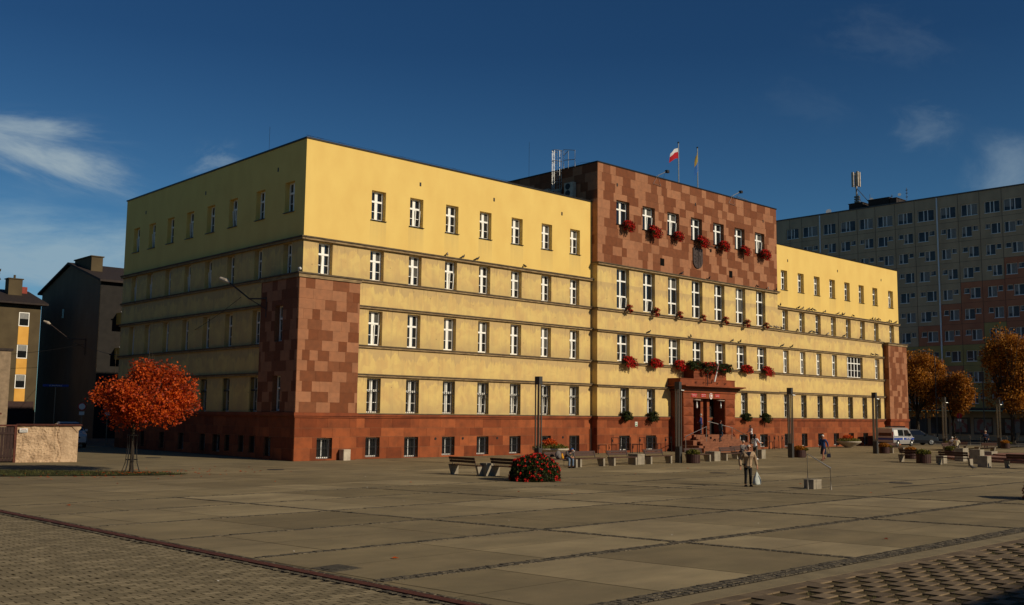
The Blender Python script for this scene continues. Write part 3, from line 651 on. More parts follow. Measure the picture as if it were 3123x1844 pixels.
# left wing
top_h = [(x, x+1.12, *VZ[0]) for x in lw]; r2_h = [(1.08, 2.1, *VZ[1])]+[(x, x+1.08, *VZ[1]) for x in lw]
r3_h = [(x, x+1.08, *VZ[2]) for x in lw]; r4_h = [(x, x+1.08, *VZ[3]) for x in lw]
b_h = [(lw[0], lw[0]+1.1, .1, 1.35), (8.0, 9.15, .04, 1.35)]+[(x, x+1.12, .1, 1.35) for x in lw[2:]]
def wing(u0, u1, tops, r2s, r3s, r4s, bs, x3lo, x3hi):
    fS.wall(smooth, u0, u1, 13.56, H0, tops)
    fS.wall(old, u0, u1, 11.3, 13.56, r2s)
    fS.wall(old, x3lo, x3hi, 2.7, 11.3, r3s+r4s)
    fS.wall(mort, x3lo, x3hi, -.1, 2.7, bs)
    for z0, z1 in ((1.95, 2.62), (1.40, 1.94), (.72, 1.39), (0, .71)):
        fS.tiles(pl, x3lo, x3hi, z0, z1, 1, bs, rn, .7, 1.9, two=False, gap=.01)
    c0, c1 = u0, u1
    for z0, z1, o_ in ((13.33, 13.57, .20), ):
        fS.band(lip, c0, c1, z1-.08, z1, o_+.07); fS.band(cor, c0, c1, z0+.03, z1-.083, o_)
    for z0, z1, o_ in ((11.13, 11.33, .13), (9.47, 9.66, .16), (6.96, 7.16, .13), (5.15, 5.34, .16)):
        a, b_ = x3lo, x3hi
        fS.band(lip, a, b_, z1-.065, z1, o_+.06); fS.band(cor, a, b_, z0+.02, z1-.068, o_)
    fS.band(lip, x3lo, x3hi, 2.80, 2.86, .19); fS.band(ston, x3lo, x3hi, 2.66, 2.797, .16); fS.band(ston, x3lo, x3hi, 2.56, 2.655, .08)
wing(0, L1, top_h, r2_h, r3_h, r4_h, b_h, TW, L1)
rt_h = [(x, x+1.13, *VZ[0]) for x in rw_]+[(75.66, 76.8, *VZ[0])]; rr2_h = [(x+.13, x+1.15, *VZ[1]) for x in rw_]+[(75.7, 76.8, *VZ[1])]
rr3_h = [(x+.15, x+1.15, *VZ[2]) for x in rw_[:4]]+[(65.95, 69.35, *VZ[2]), (72.1, 73.12, *VZ[2])]
rr4_h = [(x+.15, x+1.18, *VZ[3]) for x in rw_]; rb_h = [(x+.12, x+1.2, .1, 1.35) for x in rw_]
wing(L2, L3, rt_h, rr2_h, rr3_h, rr4_h, rb_h, L2, L3-TW)
# side (faces -X)
st_h = [(y, y+1.14, *VZ[0]) for y in sw]; s2_h = [(y+.1, y+1.08, *VZ[1]) for y in sw]
s3_h = [(y+.05, y+1.05, *VZ[2]) for y in sw[1:]]; s4_h = [(y+.05, y+1.05, *VZ[3]) for y in sw[1:]]
sb_h = [(5.0, 5.7, .3, 1.35), (6.42, 7.12, .3, 1.35), (8.3, 8.95, .3, 1.35), (9.6, 10.65, .2, 1.35), (11.7, 12.5, .2, 1.35), (14.95, 15.8, .2, 1.35), (18.1, 18.9, .2, 1.35), (21.5, 22.3, .2, 1.35)]
SY = 3.9
fW.wall(smooth, 0, DD, 13.56, H0, st_h); fW.wall(old, 0, DD, 11.3, 13.56, s2_h); fW.wall(old, SY, DD, 2.7, 11.3, s3_h+s4_h); fW.wall(mort, SY, DD, -.1, 2.7, sb_h)
for z0, z1 in ((1.95, 2.62), (1.40, 1.94), (.72, 1.39), (0, .71)): fW.tiles(pl, SY, DD, z0, z1, 1, sb_h, rn, .7, 1.9, two=False, gap=.01)
fW.band(lip, -.27, DD, 13.49, 13.57, .27); fW.band(cor, -.2, DD, 13.36, 13.487, .20)
for z0, z1, o_ in ((11.13, 11.33, .13), (9.47, 9.66, .16), (6.96, 7.16, .13), (5.15, 5.34, .16)):
    fW.band(lip, SY, DD, z1-.065, z1, o_+.06); fW.band(cor, SY, DD, z0+.02, z1-.068, o_)
fW.band(ston, SY, DD, 2.66, 2.86, .16); fW.band(ston, SY, DD, 2.56, 2.655, .08)
# corner towers
def tower(x0, x1, wy, mbw, west_holes, south_holes):
    fT.wall(mort, x0, x1, -.1, 10.96, south_holes); fw2 = Fac(x0, 0, 'Wt'); fw2.wall(mort, -.58, wy, -.1, 10.96, west_holes)
    fT.tiles(tile, x0, x1, 2.86, 10.94, .62, south_holes, rn, .5, 1.35); fw2.tiles(tile, -.58+.012, wy, 2.86, 10.94, .62, west_holes, rn, .5, 1.35)
    for z0, z1 in ((1.95, 2.62), (1.40, 1.94), (.72, 1.39), (0, .71)):
        fT.tiles(pl, x0, x1, z0, z1, 1, south_holes, rn, .8, 1.6, two=False, gap=.01); fw2.tiles(pl, -.57, wy, z0, z1, 1, west_holes, rn, .8, 1.6, two=False, gap=.01)
    cor.box(x0-.1, -.68, 10.95, x1+.05, .0, 11.16); lip.box(x0-.18, -.76, 11.162, x1+.12, .0, 11.25)
    if wy > 1: cor.box(x0-.1, .002, 10.95, -.002, wy+.05, 11.16); lip.box(x0-.18, .002, 11.162, -.002, wy+.1, 11.25)
    ston.box(x0-.14, -.72, 2.66, x1+.02, 0, 2.858); ston.box(x0-.08, -.66, 2.56, x1+.02, 0, 2.655)
    if wy > 1: ston.box(x0-.14, .002, 2.66, -.002, wy, 2.858)
tw_w = [(1.2, 2.12, 7.16, 9.38), (1.2, 2.12, 2.93, 5.08), (2.1, 2.9, .2, 1.35)]; tw_s = [(1.0, 2.1, .1, 1.35)]
tower(-.54, TW, SY, None, tw_w, tw_s)
tower(L3-TW, L3+.54, 0, None, [], [])
mort.quad((TW, -.58, -.1), (TW, 0, -.1), (TW, 0, 10.96), (TW, -.58, 10.96)); mort.quad((-.54, SY, -.1), (0, SY, -.1), (0, SY, 10.96), (-.54, SY, 10.96))
mort.box(L3+.53, -.57, -.1, L3+.535, 3.9, 10.95); mort.box(L3, 3.88, -.1, L3+.53, 3.9, 10.95)
# centre block
HC = 22.87
cx_ = [28.35+3.3*i for i in range(7)]
ct = [(x, x+1.62, 18.2, 20.16) for x in cx_]; c2 = [(x+.05, x+1.6, 11.37, 14.63) for x in cx_]; c3 = [(x+.1, x+1.65, 7.2, 9.37) for x in cx_]
c4 = [(x+.48, x+1.55, 2.87, 5.08) for x in (cx_[0], cx_[1], cx_[5]+.2, cx_[6]+.02)]; c5 = [(x+.33, x+1.62, .15, 1.33) for x in (cx_[0], cx_[1], cx_[5], cx_[6])]
lou = [(33.94, 34.5, 15.42, 16.05), (43.88, 44.42, 15.42, 16.05)]
fC.wall(mort, L1, L2, 14.85, HC, ct+lou, .4); fC.tiles(tile, L1, L2, 14.87, HC-.02, .727, ct+lou, rn, .6, 1.75)
fC.wall(old, L1, L2, 2.7, 14.85, c2+c3+c4); fC.wall(mort, L1, L2, -.1, 2.7, c5)
for z0, z1 in ((1.95, 2.62), (1.40, 1.94), (.72, 1.39), (0, .71)): fC.tiles(pl, L1, L2, z0, z1, 1, c5, rn, .7, 1.9, two=False, gap=.01)
for z0, z1, o_ in ((14.64, 14.86, .20), (11.06, 11.27, .14), (9.38, 9.56, .16), (6.92, 7.11, .13), (5.1, 5.27, .16)):
    fC.band(lip, L1-.14, L2+.14, z1-.07, z1, o_+.07, .5); fC.band(cor, L1-.08, L2+.08, z0+.02, z1-.073, o_, .5)
fC.band(lip, L1-.13, L2+.13, 2.80, 2.86, .19, .55); fC.band(ston, L1-.1, L2+.1, 2.66, 2.797, .16, .55); fC.band(ston, L1-.05, L2+.05, 2.56, 2.655, .08, .55)
fcw = Fac(L1, 0, 'Wt')
fcw.wall(old, -PR, 0, 2.7, 14.85, []); fcw.wall(mort, -PR, 0, -.1, 2.7, []); fcw.wall(mort, -PR, 14, 14.85, HC, [])
fcw.tiles(tile, -PR+.01, 14, 14.87, HC-.02, .727, [(-1, 20, 13.4, H0)] if False else [(0.0, 20, 13, H0)], rn, .6, 1.75)
for z0, z1 in ((1.95, 2.62), (1.40, 1.94), (.72, 1.39), (0, .71)): fcw.tiles(pl, -PR+.01, 0, z0, z1, 1, [], rn, .9, 1.9, two=False)
mort.box(L2-.01, -PR+.01, -.1, L2, 14, HC-.01); mort.box(L1, 13.99, 19.7, L2, 14, HC-.01)
# backs and roofs
smooth.quad((L3, 0, 0), (L3, DD, 0), (L3, DD, H0), (L3, 0, H0)); smooth.quad((0, DD, 0), (0, DD, H0), (L3, DD, H0), (L3, DD, 0))
smooth.build('smooth_plaster_wall', 'plaster_smooth', hall); old.build('old_plaster_wall', 'plaster_old', hall); cor.build('string_course', 'cornice', hall); lip.build('ledge_flashing', 'ledge_dark', hall)
mort.build('masonry', 'mortar', hall); tile.build('stone_cladding', 'stone_tile', hall); pl.build('plinth', 'plinth_stone', hall); ston.build('plinth_moulding', 'portal_stone', hall)
rf = MB(); rf.box(.02, .02, H0-.3, L3-.02, DD-.02, H0-.05); rf.box(L1+.02, -PR+.02, HC-.3, L2-.02, 13.97, HC-.05); rf.build('roof', 'roof_felt', hall)
ed = MB()
ed.box(-.06, -.06, H0-.03, L1-.02, .25, H0+.07); ed.box(-.06, .252, H0-.03, .25, DD+.06, H0+.07); ed.box(L2+.02, -.06, H0-.03, L3+.06, .25, H0+.07)
ed.box(L1-.06, -PR-.06, HC-.03, L2+.06, -PR+.25, HC+.07); ed.box(L1-.06, -PR+.252, HC-.03, L1+.25, 14.05, HC+.07); ed.box(L2-.25, -PR+.252, HC-.03, L2+.06, 14.05, HC+.07)
ed.build('roof_edge', 'dark_metal', hall)
# windows
for i, h in enumerate(top_h): place_window(fS, h[0], h[2], 1.12, h[3]-h[2], 'std', hall, variants(i, 1), sill=True)
for i, h in enumerate(r2_h): place_window(fS, h[0], h[2], h[1]-h[0], h[3]-h[2], 'std', hall, variants(i, 2))
for i, h in enumerate(r3_h): place_window(fS, h[0], h[2], 1.08, h[3]-h[2], 'std', hall, variants(i, 3))
for i, h in enumerate(r4_h): place_window(fS, h[0], h[2], 1.08, h[3]-h[2], 'bar', hall, variants(i, 4), 'barred_window')
for h in b_h: place_window(fS, h[0], h[2], h[1]-h[0], h[3]-h[2], 'base', hall, 0, 'basement_window')
place_window(fT, 1.0, .1, 1.1, 1.25, 'base', hall, 0, 'basement_window')
for i, h in enumerate(rt_h): place_window(fS, h[0], h[2], 1.12, h[3]-h[2], 'std', hall, variants(i, 5), sill=True, depth=.38)
for i, h in enumerate(rr2_h): place_window(fS, h[0], h[2], h[1]-h[0], h[3]-h[2], 'std', hall, variants(i, 6), depth=.38)
for i, h in enumerate(rr3_h): place_window(fS, h[0], h[2], h[1]-h[0], h[3]-h[2], 'wide' if h[1]-h[0] > 2 else 'std', hall, 0 if h[1]-h[0] > 2 else variants(i, 7), depth=.3)
for i, h in enumerate(rr4_h): place_window(fS, h[0], h[2], h[1]-h[0], h[3]-h[2], 'bar', hall, 0, 'barred_window', depth=.38)
for h in rb_h: place_window(fS, h[0], h[2], h[1]-h[0], h[3]-h[2], 'base', hall, 0, 'basement_window')
for i, h in enumerate(ct): place_window(fC, h[0], h[2], 1.62, h[3]-h[2], 'plain', hall, [0, 2, 2, 0, 0, 0, 2][i], 'block_window', sill=True)
for i, h in enumerate(c2): place_window(fC, h[0], h[2], 1.55, h[3]-h[2], 'tall', hall, [2, 2, 1, 0, 0, 0, 0][i], 'tall_window')
for i, h in enumerate(c3): place_window(fC, h[0], h[2], 1.55, h[3]-h[2], 'std', hall, [1, 0, 0, 0, 0, 0, 1][i], 'block_window')
for h in c4: place_window(fC, h[0], h[2], 1.07, h[3]-h[2], 'bar', hall, 0, 'barred_window')
for h in c5: place_window(fC, h[0], h[2], 1.29, h[3]-h[2], 'base', hall, 0, 'basement_window')
for i, h in enumerate(st_h): place_window(fW, h[0], h[2], 1.14, h[3]-h[2], 'std', hall, variants(i, 8), sill=True)
for i, h in enumerate(s2_h): place_window(fW, h[0], h[2], h[1]-h[0], h[3]-h[2], 'std', hall, variants(i, 9))
for i, h in enumerate(s3_h): place_window(fW, h[0], h[2], 1.0, h[3]-h[2], 'std', hall, 0)
for i, h in enumerate(s4_h): place_window(fW, h[0], h[2], 1.0, h[3]-h[2], 'bar', hall, 0, 'barred_window')
for h in sb_h: place_window(fW, h[0], h[2], h[1]-h[0], h[3]-h[2], 'base', hall, 0, 'basement_window')
for h in tw_w: place_window(fTW, h[0], h[2], h[1]-h[0], h[3]-h[2], 'std' if h[3] > 2 else 'base', hall, 0, 'window' if h[3] > 2 else 'basement_window')
# small vents, louvres
vm = MB(); vm.box(0, 0, 0, .14, .02, .26)
vme = vm.mesh('wall_vent', 'black_iron')
for x in (8.82, 15.55, 22.6, 54.7, 64.4, 74.0): link('wall_vent', vme, hall, (x, -.012, 18.12))
for x in (28.38, 38.84, 49.5): link('wall_vent', vme, hall, (x, -PR-.03, 21.25))
for y in (3.4, 13.3, 23.3): link('wall_vent', vme, hall, (-.012, y, 18.12), -pi/2)
for h in lou:
    l = MB(); l.box(0, .3, 0, .56, .32, .63)
    for q in range(6): l.prism([(-.01, q*.1+.02), (.06, q*.1+.08), (.06, q*.1+.065), (-.01, q*.1+.005)], 'x', 0, .55)
    l.build('louvre', 'dark_metal', hall, loc=(h[0], -PR, h[2]))
dr = MB(); dr.tube([(L1-.22, -.12, .1), (L1-.22, -.12, 1.9)], .035); dr.build('drain_pipe', 'black_iron', hall)
# stains of the basement: small round openings
for x in (10.6, 13.0, 16.2, 22.9):
    o_ = MB(); o_.tube([(x, 0.01, 1.22), (x, -.035, 1.22)], .09, 10); o_.build('lamp_bracket_hole', 'black_iron', hall)

# ------------------------------------------------------------------ PORTAL
YP = -1.85; px0, px1 = 35.28, 42.7
st = MB(); wallY = -PR
def rust_pier(x0, x1, z0=-.05, z1=4.4):
    """bossed blocks: each a low pyramid"""
    z = 1.40; st.box(x0, YP+.02, z0, x1, wallY, z1)
    n = 4; zz = [1.45+i*.74 for i in range(n+1)]
    blocks = [(zz[i]+.03, zz[i+1]-.03) for i in range(n)]+[(.75, 1.43), (.06, .7)]
    for a, c in blocks:
        m = .03; x_0, x_1 = x0+m, x1-m; y0 = YP; yb = YP+.02
        i = st.vs([(x_0, y0-.02, a), (x_1, y0-.02, a), (x_1, y0-.02, c), (x_0, y0-.02, c), ((x_0+x_1)/2, y0-.19, (a+c)/2), (x_0, yb, a), (x_1, yb, a), (x_1, yb, c), (x_0, yb, c)])
        for f in ((0, 1, 4), (1, 2, 4), (2, 3, 4), (3, 0, 4), (0, 5, 6, 1), (1, 6, 7, 2), (2, 7, 8, 3), (3, 8, 5, 0)): st.face([i+q for q in f])
rust_pier(px0, 36.68); rust_pier(41.2, px1)
for x0, x1 in ((38.36, 38.72), (39.28, 39.62)):    # slim inner piers set back
    for i in range(4): st.box(x0, -1.35, 1.38+i*.75+.02, x1, wallY, 1.38+(i+1)*.75-.02)
    st.box(x0+.03, -1.32, 1.38, x1-.03, wallY, 4.38)
st.box(px0-.02, YP-.03, 4.4, px1+.02, wallY, 4.88)          # frieze carrying the plates
st.box(px0-.1, YP-.12, 4.882, px1+.1, wallY, 5.0)
st.box(px0-.3, YP-.35, 5.16, px1+.3, wallY, 5.26)
st.box(px0-.6, YP-.75, 5.36, px1+.6, wallY, 5.46)
dk = MB(); dk.prism([(YP-.12, 5.0), (YP-.35, 5.158), (wallY, 5.158), (wallY, 5.0)], 'x', px0-.2, px1+.2); dk.prism([(YP-.35, 5.262), (YP-.7, 5.358), (wallY, 5.358), (wallY, 5.262)], 'x', px0-.45, px1+.45)  # undersides coloured darker: dirty stone plus the shading under the cornice
st.box(34.9, YP-.02, 5.462, 42.4+.3, wallY, 5.98)            # parapet
st.box(34.86, YP-.06, 5.982, 42.74, wallY, 6.04)
for a in range(5): st.box(37.05, -1.65+(.012 if a % 2 else 0), 6.042+a*.235, 41.75, wallY, 6.042+(a+1)*.235-.02)
st.box(37.08, -1.6, 6.04, 41.7, wallY, 7.2)
st.build('portal', 'portal_stone', hall); dk.build('portal_cornice', 'portal_dark', hall)
dv = MB(); dv.box(36.68, wallY-.05, 1.38, 41.2, wallY-.012, 4.4); dv.build('door_recess', 'black_iron', hall)
for x0 in (36.75, 39.68):
    d = MB(); d.box(x0, -.72, 1.4, x0+.07, -.66, 4.2); d.box(x0+1.35, -.72, 1.4, x0+1.42, -.66, 4.2); d.box(x0+.07, -.72, 4.1, x0+1.35, -.66, 4.2); d.box(x0+.07, -.72, 3.5, x0+1.35, -.66, 3.57); d.box(x0+.68, -.72, 1.4, x0+.74, -.66, 3.5)
    do = d.build('door', 'dark_metal', hall); q = MB(); q.box(x0+.76, -.80, 2.3, x0+.80, -.74, 2.7); q.build('handle', 'galv', do)
for x0, x1 in ((38.74, 39.26),):
    d = MB(); d.box(x0, -.9, 1.4, x1, -.64, 4.38); d.build('inner_door', 'black_iron', hall)
# steps
sp = MB(); N_ = 8; sh = 1.38/N_
for i in range(N_):
    y1 = -1.85-i*.34; z = 1.38-i*sh; wdn = .18*i if i < 6 else .18*6
    x = 36.3-wdn
    while x < 41.6+wdn:
        w = min(rn.uniform(1.0, 1.6), 41.6+wdn-x); sp.box(x+.006, y1-.34, z-sh-.02, x+w-.006, (wallY if i == 0 else y1)+.0, z-.001*i); x += w
sp.box(35.2, -2.9, 0, 36.2, -1.99, .95); sp.box(34.6, -3.9, 0, 35.19, -1.99, .55); sp.box(34.61, -4.4, 0, 36.1, -3.91, .36)
sp.box(41.9, -3.2, 0, 43.8, -1.99, .72); sp.box(41.9, -3.8, 0, 43.6, -3.21, .5)
sp.build('entrance_steps', 'step_stone', hall)
def hrail(pts, posts, nm='handrail', r=.028):
    m = MB(); m.tube(pts, r)
    for x, y, z0, z1 in posts: m.tube([(x, y, z0), (x, y, z1)], r*.9)
    return m.build(nm, 'steel_rail', hall)
hrail([(36.9, -3.0, 2.07), (33.75, -3.2, 1.28)], [(36.86, -3.0, .85, 2.05), (33.78, -3.2, 0.02, 1.28)])
hrail([(38.4, -2.0, 2.5), (41.15, -2.6, 1.96), (43.6, -2.6, 1.2)], [(41.1, -2.6, .85, 1.97), (43.55, -2.6, .5, 1.2)])
# plates and emblem over the door
def text_mesh(txt, size, matn, extr=.004, align='CENTER'):
    c = bpy.data.curves.new('t', 'FONT'); c.body = txt; c.size = size; c.extrude = extr; c.align_x = align; c.align_y = 'CENTER'; c.resolution_u = 2
    o = bpy.data.objects.new('t', c); COL.objects.link(o); bpy.context.view_layer.update()
    me = bpy.data.meshes.new_from_object(o.evaluated_get(bpy.context.evaluated_depsgraph_get())); bpy.data.objects.remove(o); bpy.data.curves.remove(c)
    me.materials.clear(); me.materials.append(MAT[matn]); me.transform(Matrix.Rotation(pi/2, 4, 'X')); return me
for x, l1, l2 in ((36.72, 'PREZYDENT MIASTA', 'RUDA ŚLĄSKA'), (38.02, 'URZĄD MIASTA', 'RUDA ŚLĄSKA'), (40.02, 'RADA MIASTA', 'RUDA ŚLĄSKA')):
    q = MB(); q.box(-.37, 0, -.15, .37, .02, .15); o = q.build('name_plate', 'red_paint', hall, loc=(x, YP-.055, 4.66)); 
    for z, tx in ((.06, l1), (-.07, l2)):
        link('lettering', text_mesh(tx, .085, 'white_paint'), o, (0, -.006, z))
def shield(w, h, d, n=10):
    pts = [(-w/2, h/2), (w/2, h/2), (w/2, -h*.12)]+[(w/2*cos(pi/2*k/n), -h*.12-h*.38*sin(pi/2*k/n)) for k in range(1, n)]+[(0, -h/2)]+[(-w/2*cos(pi/2*k/n), -h*.12-h*.38*sin(pi/2*k/n)) for k in range(n-1, 0, -1)]+[(-w/2, -h*.12)]
    m = MB(); m.prism(pts, 'y', 0, d); return m
def oval(rx, rz, d, n=20):
    m = MB(); m.prism([(rx*cos(2*pi*k/n), rz*sin(2*pi*k/n)) for k in range(n)], 'y', 0, d); return m
e = oval(.21, .29, .04).build('national_emblem', 'white_paint', hall, loc=(39.08, YP-.08, 4.64)); shield(.27, .36, .01).build('shield_field', 'red_paint', e, loc=(0, -.012, .0))
eg = MB(); eg.prism([(-.10, .09), (-.04, .12), (-.02, .05), (-.02, .12), (.02, .14), (.03, .05), (.05, .12), (.10, .09), (.09, -.03), (.04, -.04), (.05, -.1), (0, -.14), (-.05, -.1), (-.04, -.04), (-.09, -.03)], 'y', 0, .01); eg.build('eagle', 'white_paint', e, loc=(0, -.024, 0))
# city shield on the red block
cs = shield(1.35, 1.78, .09); so_ = cs.build('city_shield', 'bronze', hall, loc=(39.12, -PR-.11, 16.6))
r_ = MB(); r_.box(-.02, -.03, -.85, .02, 0, .86)
rr_ = random.Random(4)
for k_ in range(14):
    x = rr_.uniform(-.5, -.1); z = rr_.uniform(-.5, .7); r_.ball((x, -.01, z), (rr_.uniform(.03, .08), .03, rr_.uniform(.03, .12)), 6, 4)
r_.box(.1, -.03, -.3, .14, 0, .7); r_.ball((.33, -.01, .3), (.14, .04, .14), 8, 5); r_.box(.3, -.03, -.6, .36, 0, .2)
r_.build('relief', 'bronze', so_)
# green exit-like plate on plinth left of portal, small white camera boxes
q = MB(); q.box(0, 0, 0, .30, .015, .36); o = q.build('safety_sign', 'white_paint', hall, loc=(30.6, -PR-.035, 2.05)); q = MB(); q.box(.03, -.004, .03, .27, 0, .12); q.prism([(.05, .33), (.14, .24), (.05, .15)], 'y', -.004, 0); q.prism([(.25, .33), (.16, .24), (.25, .15)], 'y', -.004, 0); q.build('pictogram', 'sign_green', o)
q = MB(); q.tube([(0, 0, 0), (0, -.18, 0)], .06); q.ball((0, -.2, -.04), .075); o = q.build('security_camera', 'white_paint', loc=(-.62, -.55, 11.45)); tag(o, 'small white dome camera on the cap of the left corner tower', 'camera')
q = MB(); q.tube([(0, 0, 0), (0, 0, .22)], .02); q.build('mount', 'white_paint', o, loc=(0, 0, -.2))
# entrance lanterns 
for i, x in enumerate((36.95, 40.35)):
    t = thing('wall_lantern', (x, -2.0, 4.3), 'black hooded lantern with white glass %s the portal opening' % ('at the left side of' if i == 0 else 'inside the right bay of'), 'lantern', 'lanterns in the portal')
    q = MB(); q.lathe([(.02, .03), (.34, -.02), (.36, -.06), (.02, -.03)], 16); q.build('hood', 'white_concrete', t)
    q = MB(); q.lathe([(.03, -.06), (.05, -.35), (.08, -.5), (.08, -.66), (.04, -.72)], 12); q.build('glass', 'white_paint' if i == 0 else 'galv', t)
    q = MB(); q.tube([(0, .25, -.45), (0, 0, -.05)], .02); q.build('bracket', 'black_iron', t)
# parapet floodlight and little hooks on the parapet
q = thing('floodlight', (38.7, -2.0, 5.6), 'white tubular floodlight leaning on a black arm on the portal parapet', 'floodlight')
m = MB(); m.tube([(-.25, 0, -.2), (-.25, -.05, 1.0)], .03); m.tube([(-.25, -.05, .2), (.6, -.1, .22)], .025); m.build('arm', 'black_iron', q)
m = MB(); m.tube([(.62, -.12, .25), (1.1, -.2, 1.75)], .07, 8); m.build('tube', 'white_paint', q)
hk = MB()
for x in (36.9, 38.0, 39.95, 41.1): hk.tube([(x, YP-.03, 5.65), (x+.1, YP-.16, 5.8)], .02, 5); hk.tube([(x-.08, YP-.12, 5.82), (x+.12, YP-.1, 5.62)], .015, 5)
hk.build('parapet_hooks', 'black_iron', hall)

# ------------------------------------------------------------------ foliage meshes
def leaves(mb, n, fn, size, rnd_, up_bias=0.0):
    for _ in range(n):
        c = fn(); s = size*rnd_.uniform(.6, 1.3)
        a = Vector((rnd_.gauss(0, 1), rnd_.gauss(0, 1), rnd_.gauss(0, 1))).normalized(); b = a.cross(Vector((rnd_.gauss(0, 1), rnd_.gauss(0, 1), rnd_.gauss(0, 1)))).normalized()
        t = rnd_.random()
        i = mb.vs([c-a*s*.5, c+b*s*.32, c+a*s*.5, c-b*s*.32]); mb.face((i, i+1, i+2, i+3), t)
def lump(rnd_, r, c=(0, 0, 0), shell=.35):
    while True:
        p = Vector((rnd_.uniform(-1, 1), rnd_.uniform(-1, 1), rnd_.uniform(-1, 1)))
        if shell < p.length < 1: return Vector((p.x*r[0]+c[0], p.y*r[1]+c[1], p.z*r[2]+c[2]))
rF = random.Random(99)
def flowerbox_meshes(w, r, n_leaf, n_flow, yr, seed=0):
    q_ = random.Random(seed*13+5)
    bx = MB(); bx.box(-w/2, -.18, -.1, w/2, .08, .1)
    # several uneven tufts along the box, each drooping by its own length
    cl = []
    nc = 7
    for k in range(nc):
        x = -w/2+w*(k+.5)/nc+q_.uniform(-.06, .06); dr = q_.uniform(.25, 1.0)*(1.0 if seed % 2 else (.55+.6*k/nc))
        cl.append(((x, -.22-.25*yr*dr, .06+q_.uniform(0, .12)), (w*.16, .20+.3*yr*q_.random(), .15)))
        cl.append(((x+.04, -.30-.45*yr*dr, -.22*dr-.12), (w*.15, yr*.5, r*(.35+.5*dr))))
        if dr > .7: cl.append(((x+.05, -.30, -r*.95*dr), (w*.08, yr*.3, r*.5)))
    lf = MB()
    for _ in range(n_leaf):
        c, rr_2 = cl[q_.randrange(len(cl))]; leaves(lf, 1, lambda: lump(q_, rr_2, c, .1), .10, q_)
    fl = MB()
    for _ in range(n_flow//5):
        k = q_.randrange(len(cl)); c, rr_2 = cl[k]
        if (k*7+seed*3) % 5 == 0 and q_.random() < .8: continue     # some tufts hardly bloom
        p = lump(q_, [v*1.12 for v in rr_2], c, .8); p.y = min(p.y, c[1]+.05)
        for _ in range(6): leaves(fl, 1, lambda: p+Vector((q_.gauss(0, .03), q_.gauss(0, .03), q_.gauss(0, .03))), .085, q_)
    return bx.mesh('box', 'planter_wood'), lf.mesh('foliage', 'leaf_green'), fl.mesh('blossom', 'petal_red') if n_flow else None
FBP = {'big': (.95, .44, 1300, 1700, .5), 'mid': (1.15, .38, 1000, 2000, .42), 'small': (.42, .17, 280, 260, .17), 'green': (.85, .42, 2000, 0, .6), 'balcony': (1.7, .62, 2200, 1000, .45), 'balgreen': (1.7, .5, 2600, 120, .45)}
FB = {}
fbn = 0
def flowerbox(kind, loc, label, group, cat='flower box', sc=1.0):
    t = thing('flower_box', loc, label, cat, group); t.scale = (sc, sc, sc)
    global fbn
    fbn += 1; key = (kind, fbn % 4)
    if key not in FB: FB[key] = flowerbox_meshes(*FBP[kind], seed=fbn % 4)
    for nm, me in zip(('box', 'foliage', 'blossom'), FB[key]):
        if me: link(nm, me, t)
for i, x in enumerate(cx_):
    flowerbox('big', (x+1.05, -PR-.12, 18.2), 'red geraniums below the %s window from the left in the red tiled top storey' % ORD[i], 'geranium boxes on the red block top storey', sc=1.0+.08*sin(i*2.3))
    flowerbox('small', (x+1.15, -PR-.18, 11.42), 'small red geranium pot at the foot of the %s tall window from the left' % ORD[i], 'small geraniums at the tall windows', sc=1.0+.15*sin(i*1.7))
for k_, i in enumerate((0, 1, 2, 5, 6)):
    flowerbox('mid', (cx_[i]+1.1, -PR-.15, 7.25), 'red geraniums hanging %s' % ['at the leftmost window above the barred row of the middle block', 'at the second window left of the balcony plants', 'directly left of the balcony plants', 'at the first window right of the balcony plants', 'at the window farthest right above the barred row of the middle block'][k_], 'geranium boxes on the third level')
for i, h in enumerate(c4):
    flowerbox('green', (h[0]+.35, -PR-.02, 2.95), 'round green plant without flowers at the %s barred window of the middle block' % ORD[i], 'green window plants beside the portal')
flowerbox('balgreen', (37.3, -1.35, 7.25), 'dark green hanging plants at the left end of the portal balcony', 'balcony plants', sc=1.0)
flowerbox('balcony', (38.9, -1.75, 7.2), 'mass of red geraniums in the middle of the portal balcony', 'balcony plants', sc=1.02)
flowerbox('balgreen', (40.9, -1.75, 7.15), 'bushy green plants at the right end of the portal balcony', 'balcony plants', sc=1.05)

# ------------------------------------------------------------------ roof things
def flagpole(x, y, z0, z1, cols, label, droop):
    t = thing('flagpole', (x, y, z0), label, 'flagpole', 'flagpoles on the red block roof')
    h = z1-z0; m = MB(); m.tube([(0, 0, 0), (0, 0, h)], .055, 10); m.build('pole', 'galv', t); m = MB(); m.ball((0, 0, h+.06), .09); m.build('finial', 'black_iron', t)
    f = MB(); nx, nz = 12, 8
    if droop:
        Wd, Hd = .75, 1.5; P = lambda u, v: (-(u*(.25+.75*v*(1.15-v*.45))+.03+.06*sin(v*7)*u), -.05+.08*sin(u*9+v*3)*u, h-.35-v*1.9-u*(.55+.5*v))
    else: P = lambda u, v: (-(u*1.2+.05), .14*sin(u*6+v*1.2)*u, h-.45-v*.95-u*.78*(1-.15*v)+.14*sin(u*3)-.0)
    idx = [[f.vs([P(i/nx, j/nz)]) for i in range(nx+1)] for j in range(nz+1)]
    for j in range(nz):
        f.k = 0 if j < nz*(.30 if not droop else .45) else 1
        for i in range(nx): f.face((idx[j][i], idx[j][i+1], idx[j+1][i+1], idx[j+1][i]))
    f.build('flag', cols, t, smooth=True)
flagpole(40.5, 2.4, 22.8, 27.75, ['flag_white', 'flag_red'], 'flagpole with a white over red flag blowing left', False)
